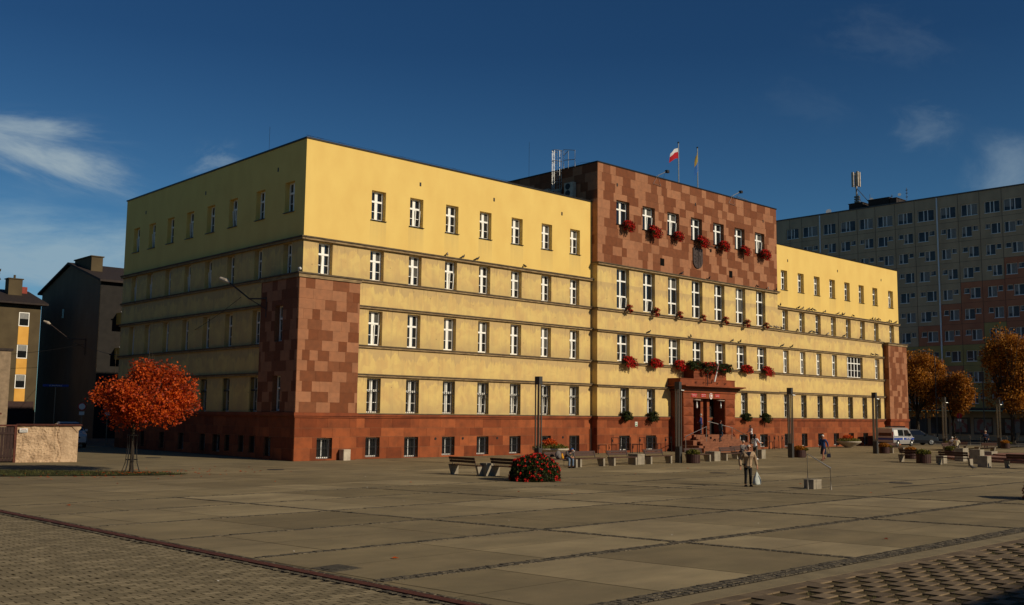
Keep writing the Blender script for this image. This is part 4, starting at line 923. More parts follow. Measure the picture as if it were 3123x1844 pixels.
flagpole(43.4, 2.4, 22.8, 27.85, ['flag_yellow', 'flag_blue'], 'flagpole with a yellow over blue flag hanging down', True)
def roof_light(x, label, side=1):
    t = thing('floodlight', (x, -PR, 22.85), label, 'floodlight', 'floodlights on the red block')
    m = MB(); m.tube([(0, 0, .1), (.9*1.0, -.35, .62)], .03); m.tube([(-.5, -.08, -.6), (.5, -.08, -.65)], .015, 5); m.tube([(-.5, -.08, -.6), (.1, -.1, .2)], .012, 5); m.tube([(.5, -.08, -.65), (.1, -.1, .2)], .012, 5); m.tube([(.85, -.3, .6), (1.3, .3, .1)], .012, 5); m.build('bracket', 'galv', t)
    m = MB(); m.box(.85, -.5, .52, 1.15, -.25, .74); m.build('lamp_head', 'black_iron', t)
roof_light(33.5, 'black floodlight on a bracket at the left part of the red block roof edge'); roof_light(44.4, 'black floodlight on a bracket at the right part of the red block roof edge')
t = thing('floodlight', (39.7, -PR, 17.9), 'thin black floodlight bar above the bronze shield', 'floodlight', 'floodlights on the red block')
m = MB(); m.tube([(0, -.05, .1), (1.55, -.45, -.12)], .03); m.tube([(-1.0, -.05, -.9), (-.9, -.2, -.2)], .02); m.build('bracket', 'black_iron', t); m = MB(); m.box(1.45, -.6, -.22, 1.68, -.38, -.02); m.build('lamp_head', 'black_iron', t)
m = MB(); m.tube([(0, 0, 0), (0, 0, .75)], .16, 12); m.tube([(0, 0, .75), (0, 0, .85)], .2, 12); tag(m.build('roof_flue', 'dark_metal', loc=(42.0, 2.0, 22.8)), 'short dark flue between the two flagpoles', 'flue')
m = MB(); m.tube([(0, 0, 0), (0, 0, .35), (1.6, .1, .3), (1.6, .1, 0)], .03, 6); m.tube([(.9, .05, .31), (1.9, .1, .28), (1.9, .1, 0)], .03, 6); tag(m.build('roof_railing', 'galv', loc=(45.9, -.2, 22.9)), 'low galvanised hoop rail on the right part of the red block roof edge', 'railing')
# caged ladder on the shaded side of the red block
lx = L1-.12
lad = thing('caged_ladder', (lx, 3.5, 20), 'tall galvanised caged ladder rising over the shaded side of the red block', 'ladder')
m = MB()
for y in (-.25, .25): m.tube([(0, y, -.3), (0, y, 4.5)], .018, 6)
for k_ in range(16): m.tube([(0, -.25, -.2+k_*.29), (0, .25, -.2+k_*.29)], .008, 5)
m.build('ladder', 'galv', lad)
m = MB()
for z in (1.0, 1.75, 2.6, 3.5, 4.4):
    m.tube([(0+.0, -.32, z)]+[(-.75*sin(pi*q/8)-.02, -.36*cos(pi*q/8), z) for q in range(1, 8)]+[(0, .32, z)], .03, 6)
for q in (1, 3, 4, 5, 7): m.tube([(-.75*sin(pi*q/8)-.02, -.36*cos(pi*q/8), .8), (-.75*sin(pi*q/8)-.02, -.36*cos(pi*q/8), 4.4)], .014, 5)
m.build('cage', 'galv', lad)
m = MB(); m.tube([(0, -.5, 2.85), (0, -.5, 4.5), (0, -1.75, 4.2), (0, -1.75, 2.85)], .035, 6); m.tube([(0, -.5, 3.6), (0, -1.75, 3.45)], .03, 6); m.tube([(0, -1.0, 2.85), (0, -1.0, 4.3), (0, -.5, 4.0)], .03, 6); m.build('guard_rail', 'galv', lad)
def ac(y, z, w, label):
    t = thing('air_conditioner', (L1-.05, y, z), label, 'air conditioner', 'air conditioners on the left wing roof')
    m = MB(); m.box(-.4, -w/2, 0, -.02, w/2, 1.2); m.build('casing', 'white_concrete', t)
    for zz in (.32, .88):
        m = MB(); m.tube([(-.4, .08, zz), (-.425, .08, zz)], .26, 16); m.build('fan', 'black_iron', t)
ac(2.15, 20.35, .95, 'beige two fan air conditioner nearest the front right of the caged ladder'); ac(3.75, 20.0, .95, 'two fan air conditioner half hidden behind the caged ladder'); ac(4.9, 20.2, .95, 'two fan air conditioner farthest back left of the caged ladder')
q = MB(); q.box(-.012, -.1, 0, 0, .1, .18); q.build('sticker', 'red_paint', bpy.data.objects['air_conditioner.002'], loc=(-.405, -.25, .75))
# lightning wire clips on the roof edges
m = MB(); rr_ = random.Random(2)
for x in [0.3, 1.0, 2.6, 5.2, 7.4, 12, 17, 22, 25]: m.tube([(x, .1, H0+.06), (x, .1, H0+.2)], .012, 5); m.tube([(x-.25, .1, H0+.2), (x+.25, .1, H0+.18)], .012, 5)
m.tube([(0, .1, H0+.19), (26, .1, H0+.19)], .007, 4); m.tube([(-.05, 4.5, H0), (-.05, 4.5, H0+1.6)], .01, 4)
m.build('lightning_conductor', 'black_iron', hall)
m = MB(); m.tube([(26.4, -.3, HC+.05), (26.4, 1.4, HC+.35), (26.4, 3.0, HC+.2), (26.4, 6, HC+.15), (26.4, 12, HC+.2)], .008, 4); m.tube([(26.4, 7.5, HC), (26.4, 7.5, HC+3.2)], .015, 4); m.build('aerial_wire', 'black_iron', hall)

# ------------------------------------------------------------------ pigeons
pg = MB(); pg.M = Matrix.Identity(4)
pg.tube([(-.19, 0, .07), (-.10, 0, .085), (-.03, 0, .11), (.05, 0, .135), (.09, 0, .17), (.105, 0, .21)], [.012, .035, .06, .062, .035, .024], 8); pg.ball((.118, 0, .222), .032, 8, 6); pg.tube([(.14, 0, .222), (.17, 0, .215)], [.008, .002], 5); pg.tube([(0, .02, 0), (0, .02, .08)], .005, 4); pg.tube([(0, -.02, 0), (0, -.02, .08)], .005, 4)
pme = pg.mesh('pigeon', 'pigeon_grey', True); pme2 = pg.mesh('pigeon', 'pigeon_pale', True)
def pigeons(lst, where, y, z, sc=1.25):
    for i, x in enumerate(lst):
        o = link('pigeon', pme2 if (int(x*10) % 4 == 0) else pme, None, (x, y, z)); o.rotation_euler = (0, 0, random.Random(int(x*9)).uniform(0, 6.28)); o.scale = (sc, sc, sc)
        tag(o, '%s pigeon from the left %s' % (ORD[i], where), 'pigeon', 'pigeons on the ledges')
pigeons([11.2, 12.6, 13.9, 18.6], 'on the left wing ledge', -.2, 13.58)
pigeons([53.0, 56.3, 57.1, 58.2, 58.7, 59.3, 61.4, 64.0, 64.9, 65.2, 67.3, 71.4, 72.0, 72.6, 73.2, 75.3, 75.8, 76.9], 'on the right wing upper ledge', -.2, 13.58)
pigeons([53.4, 56.2, 58.6, 59.3, 59.9, 62.0, 65.3, 68.9, 73.2], 'on the right wing second ledge', -.13, 11.34)
pigeons([36.6, 40.6, 48.2, 50.0, 51.4], 'on the ledge under the red tiles', -PR-.2, 14.87)
pigeons([32.2, 37.9, 44.1, 45.3], 'on the middle ledge above the geraniums', -PR-.17, 9.57)
pigeons([50.4, 51.2, 51.6], 'under the tall windows at far right', -PR-.15, 11.28)
pigeons([52.4, 53.3, 55.0, 71.3, 72.3], 'on the right wing third ledge', -.17, 9.67)
pigeons([27.8], 'on the slabs', -28.2, 0.0)
o = bpy.data.objects['pigeon.%03d' % (len([1 for q in bpy.data.objects if q.name.startswith('pigeon')])-1)]; o['label'] = 'lone pigeon walking on the slabs in front of the right hand benches'; o['group'] = 'pigeons on the ground'
from mathutils import noise as mnoise
# ================================================================== SQUARE FURNITURE
def light_column(x, y, label, spot=True):
    t = thing('light_column', (x, y, 0), label, 'lamp column', 'steel lamp columns on the square')
    m = MB(); m.box(-.13, -.18, 0, .13, .18, 1.02); m.build('base', 'anthracite', t)
    for sx, sy in ((-.1, -.13), (.1, -.13), (-.1, .13), (.1, .13)):
        m = MB(); m.box(sx-.022, sy-.04, 1.02, sx+.022, sy+.04, 4.6); m.build('post', 'slat_grey', t)
    m = MB(); m.box(-.13, -.18, 4.58, .13, .18, 5.03); m.build('lamp_head', 'anthracite', t)
    if spot:
        m = MB(); m.tube([(.02, -.2, 4.5), (.2, -.3, 4.48)], .05, 8); m.tube([(-.02, -.1, 4.5), (.02, -.2, 4.5)], .02, 5); m.build('spotlight', 'galv', t)
light_column(8.0, -12.35, 'dark four post lamp column behind the near red flower mound')
light_column(18.8, -13.9, 'dark lamp column left of the portal, beside a round wooden planter')
light_column(32.8, -13.3, 'dark lamp column in front of the right wing left end, by a planter of orange leaves')
light_column(47.3, -12.4, 'dark lamp column in front of the parked police van rear')
light_column(66.3, -9.9, 'dark lamp column between the dark car and the seated group')
light_column(79.4, -10.0, 'dark lamp column farthest right, behind the standing man')
def bench_proto():
    t = thing('bench', (0, 0, 0), 'x', 'bench', 'benches of dark planks on concrete end slabs')
    for sx in (-1.04, .90):
        m = MB(); m.prism([(-.27, 0), (.10, 0), (.24, .44), (-.27, .44)], 'x', sx, sx+.14); m.build('end_slab', 'concrete', t)
    m = MB()
    for k in range(4): m.box(-1.06, -.27+k*.13, .442, 1.06, -.27+k*.13+.115, .485)
    m.build('seat', 'bench_wood', t)
    m = MB()
    for z, y in ((.60, .29), (.74, .335)):
        i = m.vs([(-1.0, y, z), (.86, y, z), (.86, y+.035, z+.115), (-1.0, y+.035, z+.115), (-1.0, y+.03, z-.01), (.86, y+.03, z-.01), (.86, y+.065, z+.105), (-1.0, y+.065, z+.105)])
        for f in ((0, 1, 2, 3), (7, 6, 5, 4), (0, 4, 5, 1), (3, 2, 6, 7), (0, 3, 7, 4), (1, 5, 6, 2)): m.face([i+q for q in f])
    m.build('backrest', 'bench_wood', t)
    for sx in (-.92, .74):
        m = MB(); m.tube([(sx, .22, .44), (sx, .37, .86)], .018, 6); m.build('support', 'anthracite', t)
    return t
B0 = bench_proto(); kids(B0)
BL = [(1, -.62, -16.2, pi/2, 'bench with its back to the camera, leftmost of all benches'),
      (1, .1, -18.35, pi/2, 'bench seen from behind, partly hidden by the near red flower mound'),
      (0, 8.05, -14.1, 0, 'bench on which the hunched person with the blue cap sits'),
      (0, 10.5, -13.95, 0, 'bench directly right of the hunched seated person'),
      (0, 13.3, -14.0, 0, 'bench left of the square concrete block before the portal lamp column'),
      (0, 16.9, -13.8, 0, 'bench between the concrete block and the lamp column with the planter'),
      (0, 21.2, -13.6, 0, 'bench right of the round planter, before the entrance steps'),
      (0, 25.3, -13.4, 0, 'bench before the right part of the entrance steps, behind the walking man'),
      (0, 28.3, -12.2, 0, 'bench end showing beside the woman in the white top'),
      (1, 33.9, -21.9, pi/2-.12, 'bench with its back to the camera, left end of the round seating group'),
      (1, 32.2, -25.3, pi/2, 'bench seen from behind, second in the right hand seating group'),
      (1, 31.5, -29.7, pi/2, 'bench seen from behind, cut by the right edge of the picture'),
      (0, 50.8, -12.4, 0, 'bench right of the lamp column near the police van'),
      (0, 55.5, -15.0, .1, 'bench behind the round seating group, left of the seated people'),
      (0, 61.5, -12.9, 2.4, 'bench with the three seated people'),
      (0, 60.5, -16.0, 2.8, 'bench whose pale sunlit back faces the camera')]
for i, (f, x, y, rz, lb) in enumerate(BL):
    o = B0 if i == 0 else copy_tree(B0)
    o.location = (x, y, 0); o.rotation_euler = (0, 0, rz); o['label'] = lb
def cblock(x, y, w, d, h, label, mt='concrete', rz=0, nm='concrete_block', cat='concrete block'):
    m = MB(); b_ = .012; m.prism([(-w/2+b_, -d/2), (w/2-b_, -d/2), (w/2, -d/2+b_), (w/2, d/2-b_), (w/2-b_, d/2), (-w/2+b_, d/2), (-w/2, d/2-b_), (-w/2, -d/2+b_)], 'z', 0, h-.1)
    m.box(-w/2+.015, -d/2+.015, h-.1, w/2-.015, d/2-.015, h-.085); m.box(-w/2, -d/2, h-.085, w/2, d/2, h)
    return tag(m.build(nm, mt, loc=(x, y, 0), rz=rz), label, cat, 'concrete blocks and bins')
cblock(-.25, -17.25, .5, .45, .6, 'square concrete bin between the two near benches')
cblock(14.95, -13.7, .65, .75, .62, 'square concrete bin between two benches left of the portal lamp column')
cblock(23.1, -13.4, .65, .75, .62, 'square concrete bin between the benches before the entrance steps')
cblock(29.5, -12.9, .5, .5, .62, 'concrete block behind the woman in the white top')
cblock(2.83, -.9, .5, .5, .66, 'pale concrete litter bin standing against the corner tower plinth', 'white_concrete')
cblock(31.3, -27.5, .62, .6, .68, 'concrete cube between the two right hand benches seen from behind')
cblock(35.9, -25.2, .7, .7, .92, 'tall reddish concrete bin behind the right hand bench')
cblock(39.0, -22.9, .9, .6, .9, 'tall concrete block at the rear of the round seating group')
cblock(44.5, -22.6, 1.1, .8, .58, 'low concrete block with a white round mark, behind the cube')
cblock(50.0, -17.5, .6, .6, .5, 'small concrete post block near the planter behind the seating group')
cblock(5.25, -31.0, .62, .45, .38, 'low dark concrete block behind the steel handrail')
cblock(34.2, -23.6, .55, .5, .5, 'concrete block at the end of the leftmost bench of the round seating group')
def planter(x, y, kind, label, r=.43, h=.55):
    t = thing('round_planter', (x, y, 0), label, 'planter', 'round wooden planters')
    m = MB(); n = 22
    for k in range(n):
        a0, a1 = 2*pi*(k+.06)/n, 2*pi*(k+.94)/n
        P = lambda a, rr, z: (rr*cos(a), rr*sin(a), z)
        i = m.vs([P(a0, r, .03), P(a1, r, .03), P(a1, r, h), P(a0, r, h), P(a0, r-.03, .03), P(a1, r-.03, .03), P(a1, r-.03, h), P(a0, r-.03, h)])
        for f in ((0, 1, 2, 3), (7, 6, 5, 4), (0, 4, 5, 1), (3, 2, 6, 7), (0, 3, 7, 4), (1, 5, 6, 2)): m.face([i+q for q in f])
    m.lathe([(r-.03, 0), (r-.03, h-.02)], 22); m.build('tub', 'planter_wood', t)
    m = MB(); leaves(m, 700, lambda: lump(rF, (r*1.05, r*1.05, .24), (0, 0, h+.08), .1), .13, rF); m.build('plants', {'g': 'leaf_yellow', 'o': 'leaf_autumn'}[kind], t)
    if kind == 'o':
        m = MB(); leaves(m, 250, lambda: lump(rF, (r*.9, r*.9, .12), (.2, -.2, h+.05), .1), .12, rF); m.build('undergrowth', 'leaf_yellow', t)
planter(19.35, -14.6, 'g', 'round wooden planter with pale green leaves beside the portal lamp column')
planter(33.75, -13.45, 'o', 'round wooden planter with orange brown leaves by the third lamp column')
planter(48.4, -12.6, 'o', 'round wooden planter with brown leaves by the lamp column near the van')
planter(33.1, -22.9, 'g', 'round wooden planter between the two right hand seating benches', .46, .6)
planter(45.2, -19.5, 'g', 'round planter behind the bench with the white back panel')
planter(39.6, -19.0, 'o', 'round planter with rusty leaves above the curved bench')
planter(65.2, -10.8, 'g', 'round planter at the foot of the fifth lamp column')
planter(74.6, -12.4, 'o', 'round planter at the right, behind the standing man')
def bowl(x, y, r, label):
    t = thing('bowl_planter', (x, y, 0), label, 'planter', 'wide concrete bowl planters')
    m = MB(); m.lathe([(r*.30, 0), (r*.36, .06), (r*.62, .26), (r*.9, .46), (r, .56), (r, .64), (r*.95, .64), (r*.92, .58), (.02, .58)], 36); m.build('bowl', 'white_concrete', t, smooth=False)
    m = MB(); leaves(m, 1500, lambda: lump(rF, (r*.98, r*.98, .30), (0, 0, .68), .1), .13, rF); m.build('plants', 'leaf_yellow', t)
    m = MB(); leaves(m, 420, lambda: lump(rF, (r*.45, r*.45, .30), (-.1, 0, 1.0), .1), .12, rF); m.build('red_flowers', 'leaf_maple', t)
bowl(17.0, -4.5, 1.25, 'pale concrete bowl of yellow green plants and red flowers behind the hunched person')
bowl(60.9, -2.7, 1.2, 'pale concrete bowl planter left of the police van, against the plinth')
def mound(x, y, r, h, nl, nf, label, fmat='petal_red'):
    t = thing('flower_mound', (x, y, 0), label, 'flower bed', 'big round mounds of flowers')
    m = MB(); m.lathe([(r*.8, 0), (r*.82, .3), (r*.7, .5), (.02, .5)], 24); m.build('tub', 'planter_wood', t)
    def P(sh):
        while True:
            p = Vector((rF.uniform(-1, 1), rF.uniform(-1, 1), rF.uniform(0, 1)))
            k = math.hypot(p.x, p.y)**3.2+p.z**2.6
            if sh < k < 1: return Vector((p.x*r*(1+.08*sin(5*p.x+3*p.y)), p.y*r, p.z*h*(1+.06*sin(7*p.y+2)*1)+.02))
    m = MB(); leaves(m, nl, lambda: P(.3), .10, rF); m.build('foliage', 'leaf_green', t)
    m = MB()
    for _ in range(nf):
        c = P(.86)*1.03
        for _ in range(9):
            leaves(m, 1, lambda: c+Vector((rF.gauss(0, .03), rF.gauss(0, .03), rF.gauss(0, .03))), .075, rF)
    m.build('blossom', fmat, t)
mound(-.85, -21.0, 1.12, 1.08, 11000, 150, 'large mound of red geraniums before the two near benches')
mound(7.55, -39.35, .95, .98, 5000, 260, 'dark mound of deep red flowers cut by the right edge of the picture', 'leaf_maple')
# black metal frames (gates for bicycles) before the middle block
def frame(x, y, w, h, label):
    m = MB(); r = .035; m.tube([(0, 0, 0), (0, 0, h), (w, 0, h), (w, 0, 0)], r, 6)
    if h > 1: m.box(.06, -.03, h-.32, .14, .03, h-.12); m.tube([(w-.14, 0, h), (w-.14, 0, h-.45), (w, 0, h-.45)], .02, 5)
    else: m.tube([(.12, 0, h), (.12, 0, h-.3), (0, 0, h-.3)], .02, 5)
    tag(m.build('metal_frame', 'black_iron', loc=(x, y, 0)), label, 'metal frame', 'black metal frames by the hall')
fx = [(26.45, .92, 1.2), (27.75, .95, 1.2), (29.75, .7, 1.2), (30.6, 1.3, 1.2), (33.0, .85, 1.2), (24.95, .9, .68), (28.9, .6, .68), (31.95, .5, .68),
      (45.6, .5, 1.2), (47.15, 1.1, 1.2), (49.0, .8, 1.2), (50.3, .9, 1.2), (44.5, .8, .68), (48.1, .6, .68), (51.0, .7, .68)]
for i, (x, w, h) in enumerate(sorted(fx)):
    side = 'left' if x < 40 else 'right'; k_ = [q for q in sorted(fx) if (q[0] < 40) == (x < 40)].index((x, w, h))
    frame(x, -1.75, w, h, '%s %s black metal frame from the left on the %s of the portal' % (ORD[k_], 'tall' if h > 1 else 'low', side))
# steel handrail on the square
m = MB(); m.tube([(4.78, -31.05, 0), (4.78, -31.05, 1.42), (5.30, -31.78, .86), (5.30, -31.78, 0)], .042, 8)
tag(m.build('handrail', 'steel_rail'), 'free standing bright steel handrail with a sloping top on the slabs', 'handrail')
# red brown stepped basin at the right
m = MB()
for k_, (r, z) in enumerate(((7.2, .16), (6.2, .32), (4.0, .42))): m.lathe([(r, 0 if k_ == 0 else z-.16), (r, z), (.02, z)], 48, (46.0, -26.6))
tag(m.build('stepped_basin', 'pink_step'), 'low round stepped basin of reddish stone inside the right hand seating group', 'fountain')
# guard rails beyond the square
def guard(x, y, w, rz, label):
    m = MB(); m.tube([(0, 0, 0), (0, 0, .95), (.08, 0, 1.08), (.18, 0, 1.12), (w-.18, 0, 1.12), (w-.08, 0, 1.08), (w, 0, .95), (w, 0, 0)], .04, 6); m.tube([(0, 0, .55), (w, 0, .55)], .025, 5)
    tag(m.build('guard_rail', 'slat_grey', loc=(x, y, 0), rz=rz), label, 'guard rail', 'hooped steel guard rails along the road')
for i in range(5): guard(83.4, 1.6-i*4.0, 2.9, -pi/2, '%s hooped guard rail from the left before the apartment block' % ORD[i])

# ================================================================== PEOPLE
def skin(name, pts, edges, matn, parent, sub=1):
    me = bpy.data.meshes.new(name); me.from_pydata([p[:3] for p in pts], edges, []); me.materials.append(MAT[matn])
    o = bpy.data.objects.new(name, me); COL.objects.link(o); o.parent = parent
    md = o.modifiers.new('skin', 'SKIN'); md.use_smooth_shade = True
    lay = me.skin_vertices[0].data
    for i, p in enumerate(pts):
        r = p[3]; lay[i].radius = (r, r) if not isinstance(r, tuple) else r; lay[i].use_root = (i == 0)
    s_ = o.modifiers.new('sub', 'SUBSURF'); s_.levels = sub; s_.render_levels = sub
    return o
def chain(P, E, start, pts):
    k = start
    for p in pts:
        P.append(p); E.append((k, len(P)-1)); k = len(P)-1
    return k
def person(loc, rz, label, pose, top, legs, hair, shoes='black', sk='skin', H=1.74, arms=None, long_coat=0.0, skirt=False, cap=None, lean=0.0, head=(0, 0), stout=1.0, hairlong=0, glasses=False, group='people on the square'):
    """local: +y is forward, z up"""
    t = thing('person', loc, label, 'person', group, rz); k = H/1.74; t.scale = (k, k, k)
    sit = pose == 'sit'
    hz = .50 if sit else .93
    hip = Vector((0, 0, hz))
    def tor(z, y=0): # torso point with forward lean
        d = z; return Vector((0, y+sin(lean)*d, hz+cos(lean)*d))
    neck, chest, belly = tor(.56), tor(.40), tor(.15)
    hd = neck+Vector((head[0]*.1, .02+sin(lean+head[1])*.14, cos(lean+head[1])*.15))
    sh = {s: tor(.47)+Vector((s*.18*stout, 0, 0)) for s in (-1, 1)}
    if pose == 'stand': L = {-1: [(-.09, 0, .88), (-.10, .02, .50), (-.11, -.01, .09)], 1: [(.09, 0, .88), (.10, .02, .50), (.11, -.01, .09)]}
    if pose == 'walk': L = {-1: [(-.09, 0, .88), (-.10, .20, .52), (-.09, .24, .10)], 1: [(.09, 0, .88), (.10, -.02, .48), (.09, -.30, .17)]}
    if pose == 'step': L = {-1: [(-.09, 0, .88), (-.10, .02, .50), (-.10, -.01, .09)], 1: [(.09, 0, .88), (.10, .13, .52), (.10, -.18, .24)]}
    if sit: L = {-1: [(-.10, .05, .50), (-.12, .44, .50), (-.12, .44, .09)], 1: [(.10, .05, .50), (.12, .44, .50), (.13, .42, .09)]}
    A = arms or {-1: [(-.24, -.02, 1.17), (-.23, .06, .92)], 1: [(.24, -.02, 1.17), (.23, .06, .92)]}
    # body: one continuous surface
    P = [(hip.x, hip.y, hip.z, .11)]; E = []
    c1 = chain(P, E, 0, [(*belly, .105), (*chest, .11), (*tor(.50), .09)])
    n1 = chain(P, E, c1, [(*neck, .052), (*(neck.lerp(hd, .35)), .05), (*(neck.lerp(hd, .75)+Vector((0, .01, 0))), .068), (*hd, .088), (*(hd+Vector((0, -.005, .07))), .078), (*(hd+Vector((0, -.01, .105))), .045)])
    chain(P, E, n1-2, [(*(hd+Vector((0, .098, -.01))), .014)])                                   # nose
    for s in (-1, 1): chain(P, E, n1-2, [(*(hd+Vector((s*.083, -.01, -.005))), .016)])            # ears
    for s in (-1, 1):
        e, w = Vector(A[s][0]), Vector(A[s][1])
        a1 = chain(P, E, c1, [(*sh[s], .058), (*e, .042), (*w, .028)])
        d = (w-e).normalized(); side = d.cross(Vector((0, 1, 0)) if abs(d.y) < .8 else Vector((1, 0, 0))).normalized(); fwd_ = side.cross(d)
        pm_ = chain(P, E, a1, [(*(w+d*.06), .026)])
        for q, (o_, ln) in enumerate(((-.026, .07), (-.009, .085), (.009, .08), (.026, .062))):
            b0 = w+d*.085+side*o_; P.append((*b0, .009)); E.append((pm_, len(P)-1)); kk = len(P)-1
            chain(P, E, kk, [(*(b0+d*ln*.55+fwd_*.008), .0085), (*(b0+d*ln*.9+fwd_*.03), .0075)])
        chain(P, E, a1, [(*(w+d*.04+side*-.035+fwd_*.012), .011), (*(w+d*.075+side*-.05+fwd_*.03), .009)])
    for s in (-1, 1):
        l_ = L[s]; chain(P, E, 0, [(*l_[0], .085), (*l_[1], .055), (*l_[2], .038), (l_[2][0], l_[2][1]+.06, max(.03, l_[2][2]-.05), .032), (l_[2][0], l_[2][1]+.14, max(.025, l_[2][2]-.06), .022)])
    body = skin('body', P, E, sk, t)
    # shirt or jacket
    q = 1.0*stout; P = [(*tor(.18), (.165*q, .125*q))]; E = []
    bt = -.12-long_coat if not sit else -.03
    chain(P, E, 0, [(*tor(max(bt*.45, -.2)), (.17*q, .135*q)), (*(hip+Vector((0, .0, bt))), (.175*q, .14*q))])
    c1 = chain(P, E, 0, [(*tor(.34), (.17*q, .125*q)), (*tor(.47), (.15*q, .10*q)), (*tor(.545), .062)])
    for s in (-1, 1):
        e, w = Vector(A[s][0]), Vector(A[s][1]); chain(P, E, c1-1, [(*sh[s], .074*q**.6), (*e, .060*q), (*(w-(w-e).normalized()*.01), .050*q)])
    skin('jacket' if stout > 1.04 or long_coat else 'top', P, E, top, t)
    # trousers or skirt
    if skirt:
        m = MB(); m.lathe([(.145, .98), (.17, .85), (.20, .55), (.205, .42), (.15, .44)], 14); m.build('skirt', legs, t)
    else:
        P = [(hip.x, hip.y, hip.z+.04, (.15*q, .12*q))]; E = []
        for s in (-1, 1):
            l_ = L[s]; a, b_, c_ = map(Vector, l_); chain(P, E, 0, [(*a, .098), (*(a.lerp(b_, .5)), .09), (*b_, .072), (*(b_.lerp(c_, .6)), .062), (*c_, .062)])
        skin('trousers', P, E, legs, t)
    for s in (-1, 1):
        a = L[s][2]; m = MB(); z0 = max(0, a[2]-.095); m.ball((a[0], a[1]+.06, z0+.045), (.05, .14, .05), 10, 6); m.box(a[0]-.045, a[1]-.07, z0, a[0]+.045, a[1]+.17, z0+.025); m.build('shoe', 'cloth_'+shoes, t)
    m = MB(); ball_c = hd+Vector((0, -.022, .035)); m.ball(ball_c, (.095, .105, .095), 12, 8)
    if hairlong: m.ball(hd+Vector((0, -.07, -.06)), (.09, .07, .14+hairlong), 10, 7)
    m.build('hair' if not cap else 'cap', 'cloth_'+(cap or hair), t, smooth=True)
    if cap:
        m = MB(); m.ball(hd+Vector((0, -.05, -.02)), (.085, .06, .06), 8, 6); m.build('hair', 'cloth_'+hair, t)
    if glasses:
        m = MB(); m.box(-.07, .075, -.01, -.01, .09, .035); m.box(.01, .075, -.01, .07, .09, .035); m.box(-.01, .08, .012, .01, .088, .022); m.box(-.09, -.02, .012, -.085, .085, .022); m.box(.085, -.02, .012, .09, .085, .022); m.build('sunglasses', 'glass_dark', t, loc=tuple(hd))
    return t
def face_cam(x, y, off=0): return math.atan2(-52.8-y, -32.3-x)-pi/2+off
# man in the beige jacket
MX, MY = 4.0, -28.75
mrz = face_cam(MX, MY, .35)
man = person((MX, MY, 0), mrz, 'older man in a beige jacket, dark trousers and sunglasses walking towards the camera', 'stand', 'cloth_beige', 'cloth_black', 'hair_grey', sk='skin', H=1.72, lean=.10, head=(0, .3), stout=1.26,
             arms={-1: [(-.33, .02, 1.16), (-.35, .12, .86)], 1: [(.34, -.02, 1.15), (.35, .06, .84)]}, glasses=True, long_coat=.05)
m = MB(); m.box(-.012, .0, 0, .012, .01, .62); m.build('jacket_zip', 'cloth_black', man, loc=(0, .20, .84))
m = MB(); m.prism([(-.10, 0), (.10, 0), (0, -.24)], 'y', 0, .02); m.build('sweater', 'cloth_navy', man, loc=(0, .17, 1.46))
# bag in his left hand (right in the picture)
hx, hy = (MX + cos(mrz)*(-.33)*1.0 , MY + sin(mrz)*(-.33))
def wpt(t_, v):  # local -> world
    k = t_.scale[0]; a = t_.rotation_euler[2]; return (t_.location[0]+k*(v[0]*cos(a)-v[1]*sin(a)), t_.location[1]+k*(v[0]*sin(a)+v[1]*cos(a)), k*v[2])
p_ = wpt(man, (-.33, .14, .76))
bagm = MB(); rb_ = random.Random(4); n = 14
prof = [(.03, 0), (.07, -.10), (.13, -.22), (.17, -.36), (.17, -.46), (.12, -.50)]
rings = []
for r, z in prof: rings.append(bagm.vs([(r*cos(2*pi*j/n)*(1+.18*sin(j*2.6+z*9)), .6*r*sin(2*pi*j/n)*(1+.2*cos(j*3.1)), z+.01*sin(j*2)) for j in range(n)]))
for a in range(len(rings)-1):
    for j in range(n): bagm.face((rings[a]+j, rings[a]+(j+1) % n, rings[a+1]+(j+1) % n, rings[a+1]+j))
bagm.face(range(rings[-1], rings[-1]+n)); bagm.tube([(-.02, 0, 0), (-.01, 0, .05), (.01, 0, .05), (.02, 0, 0)], .006, 4)
tag(bagm.build('plastic_bag', 'cloth_bag_white', smooth=True, loc=p_, rz=mrz+.3), 'white plastic carrier bag in the hand of the man in beige', 'bag')
bp_ = bpy.data.objects['plastic_bag']; bp_.location.z = .60
bp_.scale = (1.15, 1.15, 1.05)
# woman in the blue jacket
wx, wy = 31.0, -16.9
wrz = face_cam(wx, wy, -.55)
wom = person((wx, wy, 0), wrz, 'elderly woman in a blue jacket, skirt and boots walking with a handbag', 'walk', 'cloth_blue', 'cloth_navy', 'hair_white', shoes='brownshoe', sk='skin_dark', H=1.72, skirt=True, long_coat=.16, stout=1.06, lean=.08,
             arms={-1: [(-.27, -.10, 1.18), (-.30, -.12, .92)], 1: [(.25, .02, 1.17), (.22, .10, .95)]})
for s, a in ((-1, (-.10, .22, .3)), (1, (.10, -.16, .3))):
    pass
p_ = wpt(wom, (-.31, -.16, .84))
hb = MB(); hb.prism([(-.13, -.62), (.13, -.62), (.10, -.36), (-.10, -.36)], 'y', -.05, .05); hb.tube([(-.09, 0, -.36), (-.03, 0, 0), (.03, 0, 0), (.09, 0, -.36)], .009, 5)
tag(hb.build('handbag', 'cloth_navy', loc=p_, rz=wrz+.8), 'dark handbag on long straps held by the woman in blue', 'handbag')
# woman in white seen from behind
person((27.9, -13.5, 0), face_cam(27.9, -13.5, 2.6), 'woman in a white top and grey trousers standing with her back turned', 'stand', 'cloth_white', 'cloth_khaki', 'hair_dark', shoes='white', H=1.70, hairlong=.06,
       arms={-1: [(-.27, .04, 1.15), (-.25, .25, 1.12)], 1: [(.30, .06, 1.18), (.34, .28, 1.16)]})
